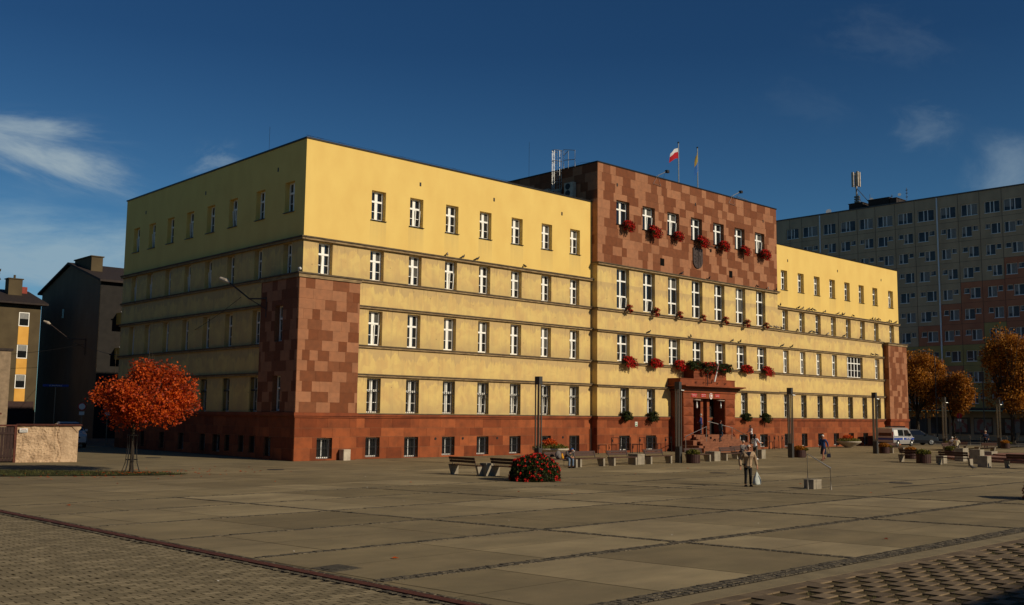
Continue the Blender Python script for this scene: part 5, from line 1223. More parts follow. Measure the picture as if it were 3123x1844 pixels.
# hunched sitting person
sp_ = person((8.45, -14.1, 0), 0.0, 'hunched person with a blue cap, dark jacket and pale jeans sitting on a bench', 'sit', 'cloth_greybrown', 'cloth_denim', 'hair_dark', shoes='black', H=1.74, cap='hat_blue', lean=.72, head=(0, .6), stout=1.08,
       arms={-1: [(-.26, .36, .74), (-.08, .52, .60)], 1: [(.26, .36, .74), (.08, .52, .60)]})
sp_.rotation_euler = (0, 0, pi-.15); 
# backpack
t = thing('backpack', (7.75, -14.15, .487), 'dark backpack with a bright yellow cloth standing on the bench', 'backpack')
m = MB(); m.ball((0, 0, .22), (.2, .13, .24), 12, 8); m.ball((0, -.1, .15), (.14, .08, .13), 10, 6); m.tube([(0, 0, .44), (.03, 0, .5), (.07, 0, .44)], .012, 5); m.build('pack', 'cloth_grey', t, smooth=True)
m = MB(); m.ball((.24, -.08, .16), (.07, .06, .15), 8, 6); m.ball((.29, -.1, .08), (.06, .05, .08), 8, 6); m.build('cloth', 'cloth_yellow', t)
m = MB(); m.tube([(.3, -.14, .0), (.3, -.16, -.14), (.3, -.15, -.34)], .012, 5); m.build('strap', 'cloth_black', t)
# people on the entrance steps
person((37.5, -2.0, 1.38), .5, 'man in a blue striped shirt going up the entrance steps to the door', 'stand', 'cloth_stripe', 'cloth_denim_dark', 'hair_grey', H=1.72, group='people at the entrance', arms={-1: [(-.25, .05, 1.15), (-.2, .2, 1.05)], 1: [(.24, -.02, 1.17), (.22, .08, .94)]})
q = bpy.data.objects['person.004'] if 'person.004' in bpy.data.objects else None
person((38.35, -3.35, .87), -2.0, 'man in a dark blue jacket stepping down the entrance stairs', 'step', 'cloth_teal', 'cloth_denim_dark', 'hair_dark', sk='skin_dark', H=1.72, group='people at the entrance', stout=1.06)
m = MB(); m.box(-.05, 0, 0, .05, .02, .4); m.build('shirt', 'cloth_white', bpy.data.objects[[o.name for o in bpy.data.objects if o.name.startswith('person')][-1]], loc=(0, .14, 1.02))
person((42.9, -3.35, .60), face_cam(43, -3.3, -.9), 'person in a white shirt reaching out beside the right stair rail', 'stand', 'cloth_white', 'cloth_black', 'hair_dark', sk='skin_dark', H=1.58, group='people at the entrance', hairlong=.03, lean=.2,
       arms={-1: [(-.30, .18, 1.18), (-.42, .42, 1.12)], 1: [(.26, .1, 1.15), (.2, .28, 1.1)]})
# person seated right behind the walking man
person((26.6, -13.3, 0), pi-.2, 'grey haired person sitting on the bench behind the man in beige', 'sit', 'cloth_grey', 'cloth_navy', 'hair_grey', H=1.72, lean=.2, group='seated people', arms={-1: [(-.25, .15, .8), (-.1, .38, .65)], 1: [(.25, .15, .8), (.1, .38, .65)]})
# seated group and standing man at the right
sa = {-1: [(-.25, .15, .8), (-.1, .38, .65)], 1: [(.25, .15, .8), (.1, .38, .65)]}
for i, (x, y, c, h_, cap) in enumerate(((60.4, -13.5, 'cloth_cream', 'hair_dark', None), (61.6, -12.9, 'cloth_cream', 'hair_white', 'cream'), (62.6, -12.1, 'cloth_white', 'hair_white', None))):
    person((x, y, 0), -pi/2+.25-i*.12, ['dark haired person in a cream jacket, leftmost of three sitting together', 'person in a pale jacket and light cap, middle of three sitting together', 'white haired person in white, rightmost of three sitting together'][i],
           'sit', c, 'cloth_grey', h_, H=1.72, lean=.12+.1*i, arms=sa, cap=cap, group='seated people', stout=1.08)
person((71.0, -11.9, 0), face_cam(71, -11.9, .3), 'man in dark clothes standing alone near the last lamp column', 'stand', 'cloth_navy', 'cloth_black', 'hair_grey', H=1.80, stout=1.12, arms={-1: [(-.27, .0, 1.17), (-.22, .12, .98)], 1: [(.27, .02, 1.16), (.12, .24, 1.12)]})
person((31.75, -29.9, 0), -pi/2, 'grey haired person on the bench at the right picture edge, seen from behind', 'sit', 'cloth_grey', 'cloth_black', 'hair_grey', H=1.72, arms=sa, group='seated people')

# ================================================================== VEHICLES
def wheel(t, x, y, r, w=.2, hub='galv'):
    m = MB(); m.tube([(x, y-w/2, r), (x, y-w/2+.02, r), (x, y+w/2-.02, r), (x, y+w/2, r)], [r-.03, r, r, r-.03], 24); wo_ = m.build('wheel', 'tyre', t)
    m = MB()
    sg = -1 if y < 0 else 1; yy = y+sg*(w/2+.004)
    m.tube([(x, yy-sg*.03, r), (x, yy, r)], [r*.62, r*.62], 20)
    for k_ in range(5):
        a = 2*pi*k_/5; m.tube([(x, yy+sg*.012, r), (x+cos(a)*r*.55, yy+sg*.008, r+sin(a)*r*.55)], [.05, .03], 5)
    m.build('rim', hub, wo_)
def car_body(stations, halfw, mats, parent, name='body'):
    """stations: list of (x, zbottom, zbelt, ztop, half width at belt, half width at top)"""
    m = MB(); R = []
    for x, zb, zl, zt, wl, wt in stations:
        R.append(m.vs([(x, -wl*.94, zb), (x, -wl, zb+(zl-zb)*.35), (x, -wl*.99, zl), (x, -wt, zt-.04), (x, -wt*.82, zt), (x, wt*.82, zt), (x, wt, zt-.04), (x, wl*.99, zl), (x, wl, zb+(zl-zb)*.35), (x, wl*.94, zb)]))
    n = 10
    for a, b_ in zip(R[:-1], R[1:]):
        for j in range(n): m.face((a+j, b_+j, b_+(j+1) % n, a+(j+1) % n))
    m.face(range(R[0], R[0]+n)); m.face(range(R[-1]+n-1, R[-1]-1, -1))
    return m.build(name, mats, parent)
# van: x forward (+X), rear at 68.2
van = thing('van', (70.75, -2.75, 0), 'silver van with a blue stripe and roof light bar parked along the plinth', 'van')
car_body([(-2.38, .38, .98, 1.86, .93, .80), (-2.34, .32, 1.0, 1.95, .95, .82), (-1.0, .28, 1.0, 1.98, .96, .83), (.9, .28, 1.0, 1.97, .96, .82), (1.25, .28, 1.02, 1.90, .96, .80), (1.75, .28, 1.06, 1.48, .95, .80), (2.05, .28, 1.02, 1.14, .93, .84), (2.38, .32, .82, .90, .84, .76), (2.44, .38, .66, .72, .78, .70)], .95, 'car_silver', van)
for s in (-1,):
    yv = -.925
    def sidequad(x0, x1, z0, z1, mt, nm, off=.0, slant=0.0):
        f = lambda z: -(.955 - max(0, (z-1.0))*.135)-.006-off
        m = MB(); m.quad((x0, f(z0), z0), (x1, f(z0), z0), (x1-slant, f(z1), z1), (x0, f(z1), z1)); m.build(nm, mt, van)
    sidequad(-2.2, -1.35, 1.12, 1.74, 'white_paint', 'side_panel'); sidequad(-1.3, -.15, 1.12, 1.74, 'car_glass', 'side_window'); sidequad(.05, 1.5, 1.10, 1.72, 'car_glass', 'door_window', 0, .55)
    sidequad(-2.3, 2.2, .70, .92, 'blue_paint', 'blue_stripe'); sidequad(-2.3, 2.2, .925, .95, 'white_paint', 'white_line'); sidequad(-.35, -.2, .70, .96, 'white_paint', 'mark', .003)
m = MB(); m.quad((-2.39, -.72, 1.1), (-2.39, .72, 1.1), (-2.37, .66, 1.76), (-2.37, -.66, 1.76)); m.build('rear_window', 'car_glass', van)
m = MB(); m.box(-2.41, -.9, .70, -2.385, .9, .9); m.build('rear_stripe', 'blue_paint', van)
for y in (-.90, .84):
    m = MB(); m.box(-2.41, y, .95, -2.36, y+.07, 1.55); m.build('tail_light', 'tail_red', van)
m = MB(); m.box(-2.46, -.88, .30, -2.36, .88, .48); m.build('rear_bumper', 'anthracite', van)
m = MB(); m.prism([(-.9, 2.02), (.95, 2.02), (.85, 2.12), (-.8, 2.12)], 'y', -.62, -.3); m.prism([(-.9, 2.02), (.95, 2.02), (.85, 2.12), (-.8, 2.12)], 'y', .3, .62); m.box(.65, -.62, 2.0, .95, .62, 2.13); m.build('roof_bar', 'car_dark', van)
m = MB(); m.box(1.05, -1.12, 1.1, 1.2, -.96, 1.36); m.build('mirror', 'car_dark', van)
m = MB(); m.quad((1.32, -.74, 1.86), (1.32, .74, 1.86), (2.02, .78, 1.17), (2.02, -.78, 1.17)); m.build('windscreen', 'car_glass', van, loc=(.012, 0, .012))
for x in (-1.45, 1.65):
    for y in (-.84, .84): wheel(van, x, y, .33)
for x in (-1.45, 1.65):
    m = MB(); m.prism([(x+.40*cos(pi*q/8), .33+.40*sin(pi*q/8)) for q in range(9)], 'y', -.967, -.93); m.build('wheel_arch', 'black_iron', van)
txt = link('lettering', text_mesh('STRAŻ MIEJSKA', .17, 'white_paint'), van, (1.0, -.972, .81))
# dark car behind it
def sedan(loc, rz, col, label, group='parked cars'):
    t = thing('car', loc, label, 'car', group, rz)
    car_body([(-2.15, .35, .70, .80, .78, .70), (-2.05, .25, .86, .98, .86, .74), (-1.55, .22, .92, 1.38, .89, .62), (-.6, .22, .93, 1.50, .90, .64), (.25, .22, .93, 1.46, .90, .63), (.55, .22, .93, 1.32, .90, .66), (1.1, .22, .92, .98, .89, .78), (1.85, .24, .78, .86, .86, .74), (2.12, .32, .62, .68, .76, .66)], .9, col, t)
    m = MB(); m.quad((.37, -.60, 1.41), (.37, .60, 1.41), (1.08, .74, 1.01), (1.08, -.74, 1.01)); m.build('windscreen', 'car_glass', t, loc=(.015, 0, .012))
    for s in (-1, 1):
        m = MB(); q_ = [(-1.45, s*.885, .96), (.75, s*.885, .96), (.3, s*.665, 1.40), (-1.2, s*.665, 1.36)]; m.quad(*q_); m.build('side_window', 'car_glass', t, loc=(0, s*.012, 0))
        m = MB(); m.box(.75, s*.9-.0, .95, .9, s*1.05, 1.08) if s > 0 else m.box(.75, -1.05, .95, .9, -.9, 1.08); m.build('mirror', col, t)
        m = MB(); m.ball((2.0, s*.62, .66), (.1, .14, .07), 10, 6); m.build('headlight', 'white_paint', t)
    m = MB(); m.box(2.10, -.26, .42, 2.135, .26, .53); m.build('number_plate', 'white_paint', t)
    m = MB(); m.box(2.09, -.4, .56, 2.125, .4, .64); m.box(2.06, -.62, .27, 2.10, .62, .38); m.build('grille', 'black_iron', t)
    for x in (-1.3, 1.32):
        for y in (-.8, .8): wheel(t, x, y, .31, .19)
    return t
dc = sedan((78.6, -1.0, 0), -.62, 'car_dark', 'dark car with a white plate, half hidden behind the right corner tower'); dc.scale = (1.2, 1.1, 1.18)
sedan((-3.1, 28.3, 0), -1.75, 'car_white', 'white car parked in the shade behind the rough plaster wall').scale = (1.15, 1.15, 1.3)

# ================================================================== TREES
def tree(name, loc, label, cat, trunk_h, trunk_r, crown_c, crown_r, nleaf, size, lm, group=None, seed=1, twigs=8, lumps=14, guard=False, bark='bark'):
    r_ = random.Random(seed); t = thing(name, loc, label, cat, group)
    m = MB(); cz = crown_c[2]
    m.tube([(0, 0, 0), (.03, .02, trunk_h*.5), (0, 0, trunk_h), (crown_c[0]*.5, crown_c[1]*.5, cz)], [trunk_r*1.25, trunk_r, trunk_r*.9, trunk_r*.45], 9)
    tips = []
    for k in range(twigs):
        a = 2*pi*k/twigs+r_.uniform(-.3, .3); el = r_.uniform(.1, 1.2); L_ = r_.uniform(.55, .9)
        p1 = Vector((cos(a)*cos(el)*crown_r[0]*L_, sin(a)*cos(el)*crown_r[1]*L_, sin(el)*crown_r[2]*L_))+Vector(crown_c); s0 = Vector((0, 0, trunk_h*r_.uniform(.85, 1.1)))
        mid = s0.lerp(p1, .5)+Vector((0, 0, -.1*crown_r[2])); m.tube([s0, mid, p1], [trunk_r*.5, trunk_r*.3, trunk_r*.1], 6); tips.append(p1)
        for _ in range(3):
            q = p1+Vector((r_.gauss(0, .25)*crown_r[0], r_.gauss(0, .25)*crown_r[1], r_.gauss(.1, .25)*crown_r[2])); m.tube([mid, mid.lerp(q, .6)+Vector((0, 0, .05)), q], [trunk_r*.2, trunk_r*.12, trunk_r*.04], 5)
    m.build('trunk', bark, t)
    lf = MB(); cl = []
    for k in range(lumps):
        while True:
            p = Vector((r_.uniform(-1, 1), r_.uniform(-1, 1), r_.uniform(-1, 1)))
            if .35 < p.length < .95: break
        cl.append((Vector((p.x*crown_r[0], p.y*crown_r[1], p.z*crown_r[2]))*.78+Vector(crown_c), r_.uniform(.26, .46)))
    n = 0
    while n < nleaf:
        c, s_ = cl[r_.randrange(len(cl))]
        p = Vector((r_.gauss(0, 1), r_.gauss(0, 1), r_.gauss(0, .8))).normalized()*(r_.random()**.4)
        q = c+Vector((p.x*crown_r[0]*s_, p.y*crown_r[1]*s_, p.z*crown_r[2]*s_*1.05))
        leaves(lf, 3, lambda: q+Vector((r_.gauss(0, size*.6), r_.gauss(0, size*.6), r_.gauss(0, size*.5))), size, r_); n += 3
    lf.build('crown', lm, t)
    return t
mp_ = tree('maple_tree', (-12.9, -6.95, 0), 'small round maple with fiery orange red leaves in a metal tree guard', 'tree', 2.1, .09, (.5, -.1, 3.45), (2.45, 2.4, 1.8), 21000, .13, 'leaf_maple', seed=14, lumps=38, twigs=11)
m = MB()   # wispy top shoots
rs = random.Random(6)
for k in range(7):
    x, y = rs.uniform(-1.6, 1.6), rs.uniform(-1, 1); z = 4.6; h = rs.uniform(.4, 1.25); m.tube([(x, y, z), (x+rs.uniform(-.1, .1), y, z+h*.5), (x+rs.uniform(-.15, .15), y, z+h)], [.02, .012, .006], 5)
m.build('shoots', 'bark', mp_)
m = MB(); 
for k in range(7):
    a = 2*pi*k/7; m.tube([(.42*cos(a), .42*sin(a), 0), (.27*cos(a), .27*sin(a), .45), (.21*cos(a), .21*sin(a), 1.1), (.22*cos(a), .22*sin(a), 1.75)], .016, 5)
for z, r in ((.6, .25), (1.7, .225)): m.tube([(r*cos(2*pi*q/16), r*sin(2*pi*q/16), z) for q in range(17)], .02, 5)
tag(m.build('tree_guard', 'black_iron', loc=(-12.9, -6.95, .03)), 'black iron tree guard with flared bars round the maple trunk', 'tree guard')
tree('street_tree', (-24.3, -12.2, 0), 'tree at the left edge of the picture with sparse olive brown leaves', 'tree', 4.0, .2, (.5, 0, 6.8), (3.9, 3.2, 3.2), 9000, .2, 'leaf_olive', seed=9, lumps=22, twigs=12)
AT = 'autumn trees along the apartment block'
tree('street_tree', (96, 6.5, 0), 'orange brown tree directly right of the right corner tower', 'tree', 3.4, .26, (0, 0, 8.0), (3.8, 4.6, 4.7), 18000, .27, 'leaf_autumn', AT, 21, 12, 20)
tree('street_tree', (96, 1.9, 0), 'smaller orange tree between the two taller ones by the apartment block', 'tree', 2.8, .18, (0, 0, 6.0), (2.4, 2.5, 3.3), 9000, .26, 'leaf_autumn', AT, 22, 10, 14)
tree('street_tree', (94, -6.0, 0), 'tall orange brown tree at the right edge of the picture', 'tree', 3.4, .28, (0, 0, 8.6), (3.6, 4.2, 5.2), 20000, .27, 'leaf_autumn', AT, 23, 12, 26)
tree('street_tree', (99, -14.5, 0), 'autumn tree beyond the right picture edge', 'tree', 3.4, .28, (0, 0, 8.0), (3.4, 4.0, 4.8), 5000, .4, 'leaf_autumn', AT, 24, 12, 16)

# ================================================================== STREET LAMPS, SIGNS, WIRES
def wall_lamp(loc, rz, label, L_=2.6, drop=1.2):
    t = thing('bracket_lamp', loc, label, 'street lamp', 'lamps on wall brackets', rz)
    m = MB(); m.tube([(0, 0, 0), (L_*.45, 0, .05), (L_, 0, 1.0*L_/2.6)], .05, 7); m.tube([(0, 0, -drop*.55), (L_*.45, 0, .05)], .03, 6); m.tube([(0, 0, .1), (0, 0, -drop)], .035, 6); m.build('bracket', 'bronze', t)
    m = MB(); m.tube([(L_-.05, 0, 1.0*L_/2.6-.02), (L_+.25, 0, 1.0*L_/2.6+.14), (L_+.75, 0, 1.0*L_/2.6+.32)], [.07, .16, .10], 10); m.build('lamp_head', 'white_concrete', t)
wall_lamp((-.56, 3.2, 9.9), pi*.62, 'pale street lamp on a rusty bracket fixed to the side of the corner tower', 3.0)
wall_lamp((7.9, 55.5, 10.3), pi*.70, 'street lamp on a bracket fixed to the dark gable wall', 4.3, 1.7)
def pole_lamp(x, y, h, label):
    t = thing('street_lamp', (x, y, 0), label, 'street lamp', 'tall thin street lamps by the road')
    m = MB(); m.tube([(0, 0, 0), (0, 0, h)], [.10, .05], 8); m.tube([(0, 0, h), (-.3, .9, h+.3)], .035, 6); m.build('pole', 'anthracite', t)
    m = MB(); m.ball((-.4, 1.2, h+.33), (.15, .38, .09), 10, 6); m.build('lamp_head', 'galv', t)
pole_lamp(92, 2.2, 11.0, 'thin dark lamp pole right of the corner tower, nearest the police van'); pole_lamp(92, -3.5, 9.9, 'thin dark lamp pole in front of the tall tree at the right'); pole_lamp(104, 9.0, 12.0, 'lamp pole whose bright head shows above the orange tree crown')
m = MB()
def wire(p, q, sag, r=.012, n=14):
    p, q = Vector(p), Vector(q); m.tube([p.lerp(q, k/n)-Vector((0, 0, sag*4*(k/n)*(1-k/n))) for k in range(n+1)], r, 4, cap=False)
wire((-.56-1.3, 4.0, 9.95), (7.8, 55.6, 9.8), 2.2, .018); wire((7.8, 55.6, 9.8), (-9, 60, 8.6), .9, .018)
tag(m.build('overhead_cable', 'black_iron'), 'thin black cable sagging along the shaded side of the hall between two bracket lamps', 'cable')
def post_sign(x, y, label, kind, cat='traffic sign', face=None, ph=2.9):
    t = thing('traffic_sign', (x, y, 0), label, cat, None, face_cam(x, y) if face is None else face)
    m = MB(); m.tube([(0, 0, 0), (0, 0, ph)], .035, 6); m.build('post', 'slat_grey', t)
    if kind == 'ban':
        m = MB(); m.tube([(0, .05, ph-.25), (0, .07, ph-.25)], .33, 20); d = m.build('disc', 'red_paint', t); m = MB(); m.tube([(0, .072, ph-.25), (0, .078, ph-.25)], .25, 20); m.build('field', 'white_paint', d)
        m = MB(); m.box(-.2, .05, ph-.95, .2, .07, ph-.66); m.build('plate', 'white_paint', t)
    if kind == 'noentry':
        m = MB(); m.tube([(0, .05, ph-.3), (0, .07, ph-.3)], .38, 22); d = m.build('disc', 'red_paint', t); m = MB(); m.box(-.28, .072, ph-.35, .28, .078, ph-.24); m.build('bar', 'white_paint', d)
    if kind == 'parking':
        m = MB(); m.box(-.3, .05, ph-.75, .3, .07, ph); d = m.build('board', 'blue_paint', t); o = link('lettering', text_mesh('P', .5, 'white_paint'), d, (0, .08, ph-.38)); o.rotation_euler = (0, 0, pi)
        m = MB(); m.box(-.22, .05, ph-1.15, .22, .07, ph-.80); m.build('plate', 'white_paint', t)
    if kind == 'street':
        m = MB(); m.box(-1.0, .0, ph-.2, 1.0, .03, ph); d = m.build('board', 'blue_paint', t); o = link('lettering', text_mesh('pl. Jana Pawła II', .16, 'white_paint'), d, (0, .035, ph-.1)); o.rotation_euler = (0, 0, pi)
    return t
post_sign(-.35, 33.2, 'round red rimmed sign with a white plate in the dark street left of the hall', 'ban', ph=3.4)
post_sign(1.4, 32.2, 'blue parking sign left behind the maple crown', 'parking', ph=3.6)
post_sign(-1.6, 36.0, 'long blue street name board on a post in front of the dark gable', 'street', 'street name sign', ph=5.0)
post_sign(-4.7, 40.0, 'red no entry sign in the shade between the plaster outbuilding and the brown house', 'noentry', ph=4.25)
post_sign(92.4, -.4, 'round dark sign seen from behind right of the fourth lamp column', 'ban', ph=3.6, face=face_cam(92, 0)+pi)

# ================================================================== NEIGHBOURS
# long apartment block, facade at X=115 facing -X
blk = thing('apartment_block', (115, 5, 0), 'long grey eleven storey apartment block with orange and green bands at the right', 'apartment block')
FB_ = Fac(115, 0, 'Wt')
cols = [(34.4, 2.2), (30.95, 2.65), (27.75, 2.15), (24.35, 2.5), (21.4, 2.25), (18.2, 2.45), (15.05, 2.3), (11.75, 2.5), (8.55, 2.25), (5.4, 2.35), (2.3, 2.1), (-.7, 2.45), (-3.9, 2.2), (-7.1, 2.4), (-10.3, 2.2)]
rows = [32.42-3.02*k_ for k_ in range(10)]
def vis(c, r): return not (c[0] > 17.5 and r > 2) and not (c[0] > 24 and r > 1) and not (c[0] > 30 and r > 1)
gb = {'block_grey': MB(), 'block_red': MB(), 'block_green': MB()}
holes = []; W_ = []
for ci, c in enumerate(cols):
    for r, z in enumerate(rows):
        if r == 0: W_.append((ci, r, c[0], z, c[1], 'row')); holes.append((c[0], c[0]+c[1], z, z+1.72))
        else:
            left = (ci+r) % 2 == 0; w = c[1]*.62
            y0 = c[0]+(c[1]-w if left else 0)
            holes.append((y0, y0+w, z-.05, z+1.5)); W_.append((ci, r, y0, z-.05, w, 'main'))
            y1 = c[0] if left else c[0]+w+.1; holes.append((y1, y1+c[1]-w-.12, z+.72, z+1.5)); W_.append((ci, r, y1, z+.72, c[1]-w-.12, 'small'))
def band_mat(y, r):
    # stepped orange and green bands climbing to the right
    e = (12-y)*.26
    if r >= 3 and 3.0-e*1.0 < r-2.2 < 5.4-e*.9: return 'block_red' if (r+int((12-y)/6.5)) % 4 != 3 else 'block_green'
    if r >= 6-e*.4 and y < 19: return 'block_green' if int((y+20)/3.2) % 3 else 'block_red'
    return 'block_grey'
ys = [60, 36, 33.8, 30.4, 27.2, 24.0, 21.0, 17.8, 14.7, 11.3, 8.2, 5.1, 2.0, -1.2, -4.4, -7.6, -11, -45]
for ya, yb in zip(ys[:-1], ys[1:]):
    for k_ in range(-1, 11):
        z1 = 35.8 if k_ == -1 else rows[k_]-.65+.0 if k_ < 10 else 4.6
        z0 = rows[k_+1]-.65 if k_ < 9 else (4.3 if k_ == 9 else None)
        if z0 is None: continue
        z1 = 35.8 if k_ == -1 else rows[k_]-.65
        FB_.wall(gb[band_mat((ya+yb)/2, k_+1)], yb, ya, z0, z1, holes, .18)
for nm, q in gb.items(): q.build('wall', nm, blk)
m = MB(); m.box(115.3, -45, 4.3, 128, 60, 35.75); o = m.build('rear_block', 'block_grey', blk)
m = MB(); m.box(114.9, -45.1, 35.76, 128.1, 60.1, 35.95); m.build('roof_edge', 'roof_tin', blk)
m = MB()
for y in ys[1:-1]:
    m.box(114.975, y-.02, 4.4, 115.0, y+.02, 35.7)
for k_ in range(10): m.box(114.98, -45, rows[k_]-.665, 115.0, 60, rows[k_]-.635)
m.build('panel_joints', 'roof_felt', blk)
rnw = random.Random(12); nwin = 0
for ci, r, y0, z, w, kd in W_:
    if not vis(cols[ci], r): continue
    h = 1.72 if kd == 'row' else (1.55 if kd == 'main' else .78); key = ('blk', kd, round(w, 2), rnw.randrange(3))
    if key not in WCACHE:
        f = MB(); s_ = MB(); t_ = .07
        f.box(0, -.03, 0, t_, .03, h); f.box(w-t_, -.03, 0, w, .03, h); f.box(t_, -.03, h-t_, w-t_, .03, h); f.box(t_, -.03, 0, w-t_, .03, t_)
        if kd != 'small':
            for u in ((.34, .58) if kd == 'row' else ((.36,) if key[3] else (.62,))): f.box(w*u, -.03, t_, w*u+.12, .03, h-t_)
        f.box(-.05, -.26, -.07, w+.05, -.0, -.01)
        g_ = MB(); g_.quad((.03, .02, .03), (w-.03, .02, .03), (w-.03, .02, h-.03), (.03, .02, h-.03))
        cu = MB()
        if key[3] == 1: cu.quad((.06, .012, h*.35), (w*.5, .012, h*.3), (w*.5, .012, h-.06), (.06, .012, h-.06))
        elif key[3] == 2: cu.quad((w*.4, .012, .08), (w-.06, .012, .08), (w-.06, .012, h-.06), (w*.4, .012, h-.06))
        WCACHE[key] = (f.mesh('window', 'pvc_grey'), g_.mesh('pane', 'block_glass'), cu.mesh('curtain', 'curtain') if cu.v else None)
    fm, gm, cm = WCACHE[key]
    nm = {'row': 'top_window', 'main': 'window', 'small': 'vent_window'}[kd]
    o = link(nm, fm, blk, (115-115+.16, y0+w-5, z), -pi/2); link('pane', gm, o)
    if cm: link('curtain', cm, o)
for y in (11.25, 30.45):
    m = MB(); m.tube([(114.9, y, 4.4), (114.9, y, 35.7)], .11, 8)
    for k_ in range(10): m.tube([(114.9, y, rows[k_]-.7), (114.9, y, rows[k_]-.6)], .14, 8)
    m.build('rain_pipe', 'pipe_grey', blk)
m = MB(); m.box(112.6, -45, 4.15, 115.0, 60, 4.5); m.build('canopy', 'roof_felt', blk)
m = MB(); m.box(115.05, -45, 0, 127, 60, 4.14); m.build('ground_floor', 'block_grey', blk)
m = MB()
for k_ in range(14):
    y = 20-k_*3.1; m.box(114.98, y, .8, 115.04, y+2.6, 3.2)
m.build('shop_window', 'block_glass', blk)
for k_, (y, w) in enumerate(((8.0, 2.3), (4.6, 2.4), (.8, 2.0), (-3.0, 2.1))):
    m = MB(); m.box(114.94, y, 1.1, 114.97, y+w, 3.0); o = m.build('poster', 'poster', blk)
# children were built in world coordinates: shift the ones that are
for o in list(bpy.data.objects):
    if o.parent == blk and o.location.length < 1e-6: o.location = (-115, -5, 0)
# machine rooms, mast and aerials on its roof
def rt_box(x, y0, y1, z0, z1, label):
    m = MB(); m.box(-1.5, 0, 0, 1.5, y1-y0, z1-z0); m.box(-1.6, -.1, z1-z0, 1.6, y1-y0+.1, z1-z0+.08)
    tag(m.build('roof_house', 'roof_dark', loc=(x, y0, z0)), label, 'roof structure', 'machine rooms on the apartment block roof')
rt_box(117, 23.3, 25.6, 35.95, 36.9, 'small dark machine room carrying the antenna mast'); rt_box(117, 18.9, 22.3, 35.95, 37.05, 'long dark machine room in the middle of the block roof'); rt_box(117, 17.7, 18.8, 35.95, 36.8, 'narrow dark machine room at the right of the long one')
t = thing('antenna_mast', (116.4, 24.7, 36.9), 'grey phone mast with tall panel antennas on the block roof', 'antenna mast')
m = MB(); m.tube([(0, 0, 0), (0, 0, 4.8)], .12, 8); m.tube([(0, -2.6, -.6), (0, -.1, 2.6)], .05, 6); m.tube([(0, -1.2, -.6), (0, -.1, 1.8)], .04, 6)
for z in (.3, .7, 1.1): m.box(-.25, -.5, z, .25, .3, z+.25)
m.build('mast', 'slat_grey', t)
for a in (0, 1, 2, 3):
    m = MB(); x, y = .45*cos(a*1.7+.5), .55*sin(a*1.7+.5); m.box(x-.12, y-.17, 2.9, x+.12, y+.17, 5.3); m.tube([(0, 0, 3.3), (x, y, 3.3)], .03, 5); m.tube([(0, 0, 4.9), (x, y, 4.9)], .03, 5); m.build('panel_antenna', 'white_concrete', t)
def aerial(y, h, label, yagi=True):
    m = MB(); m.tube([(0, 0, 0), (0, 0, h)], .04, 5)
    if yagi:
        for z in (h*.4, h*.65, h*.85): m.tube([(0, -.18, z), (0, .18, z)], .05, 4)
    tag(m.build('aerial', 'anthracite', loc=(116.5, y, 35.95)), label, 'aerial', 'thin aerials on the block roof')
aerial(22.5, 2.3, 'thin aerial between the two machine rooms', False); aerial(16.5, 2.4, 'thin aerial at the right of the machine rooms'); aerial(18.9, 1.7, 'short aerial on the right end of the long machine room')
def dish(y, z, r, label):
    m = MB(); m.lathe([(r, .12), (r*.7, .04), (.03, 0)], 16); m.tube([(0, 0, 0), (.1, 0, -.5)], .03, 5); o = m.build('satellite_dish', 'white_paint', loc=(116.0, y, z)); o.rotation_euler = (0, -1.3, .3); tag(o, label, 'satellite dish', 'dishes on the block roof')
dish(29.4, 36.3, .45, 'white dish on the block roof left of the mast'); dish(24.6, 36.4, .4, 'white dish at the foot of the antenna mast'); dish(22.0, 37.2, .3, 'white dish on the left end of the long machine room'); dish(17.4, 37.3, .25, 'small white dish on the right machine room')

# dark gable house: gable in plane X=4
gh = thing('gable_house', (8.0, 61.3, -.3), 'tall dark house with a windowless gable wall and big chimney behind the maple', 'house')
m = MB(); m.prism([(42-50, 0), (57.8-50, 0), (57.8-50, 15.05), (50.1-50, 17.2), (42-50, 15.05)], 'x', 0, 34); m.build('walls', 'house_dark', gh); gh.scale = (1.11, 1.11, 1.11)
m = MB(); m.box(.02, -8.04, 0, 34, -8.003, 15.0); m.build('street_front_shade', 'shaded_wall', gh)  # near-black wall colour stands in for shade on the street face
m = MB()
for s, (ya, yb) in ((1, (-.1+.2, 8.4)), (-1, (0.1, -8.6))):
    i = m.vs([(-.3, 0.1, 17.5), (34.3, .1, 17.5), (34.3, yb, 15.05), (-.3, yb, 15.05), (-.3, .1, 17.3), (34.3, .1, 17.3), (34.3, yb, 14.85), (-.3, yb, 14.85)])
    for f in ((0, 1, 2, 3), (7, 6, 5, 4), (0, 4, 5, 1), (3, 2, 6, 7), (0, 3, 7, 4), (1, 5, 6, 2)): m.face([i+q for q in f])
m.build('roof', 'roof_dark', gh)
m = MB(); m.box(.5, -4.0, 16.0, 1.6, .4, 17.75); m.box(.4, -4.1, 17.75, 1.7, .5, 17.85); m.build('chimney', 'house_brown', gh)
m = MB(); m.box(-.03, 1.1, 12.0, .0, 1.6, 12.9); m.build('window', 'block_glass', gh)
for z in (10.9, 7.6, 4.4):
    m = MB(); m.box(1.6, -9.3, z, 4.6, -8.01, z+1.1); m.build('balcony', 'orange_panel', gh); m = MB(); m.box(1.5, -9.4, z+1.1, 4.7, -9.25, z+1.16); m.build('balcony_rail', 'white_paint', gh)
    m = MB(); m.box(1.7, -8.03, z+1.1, 4.4, -8.005, z+2.5); m.build('balcony_window', 'block_glass', gh)
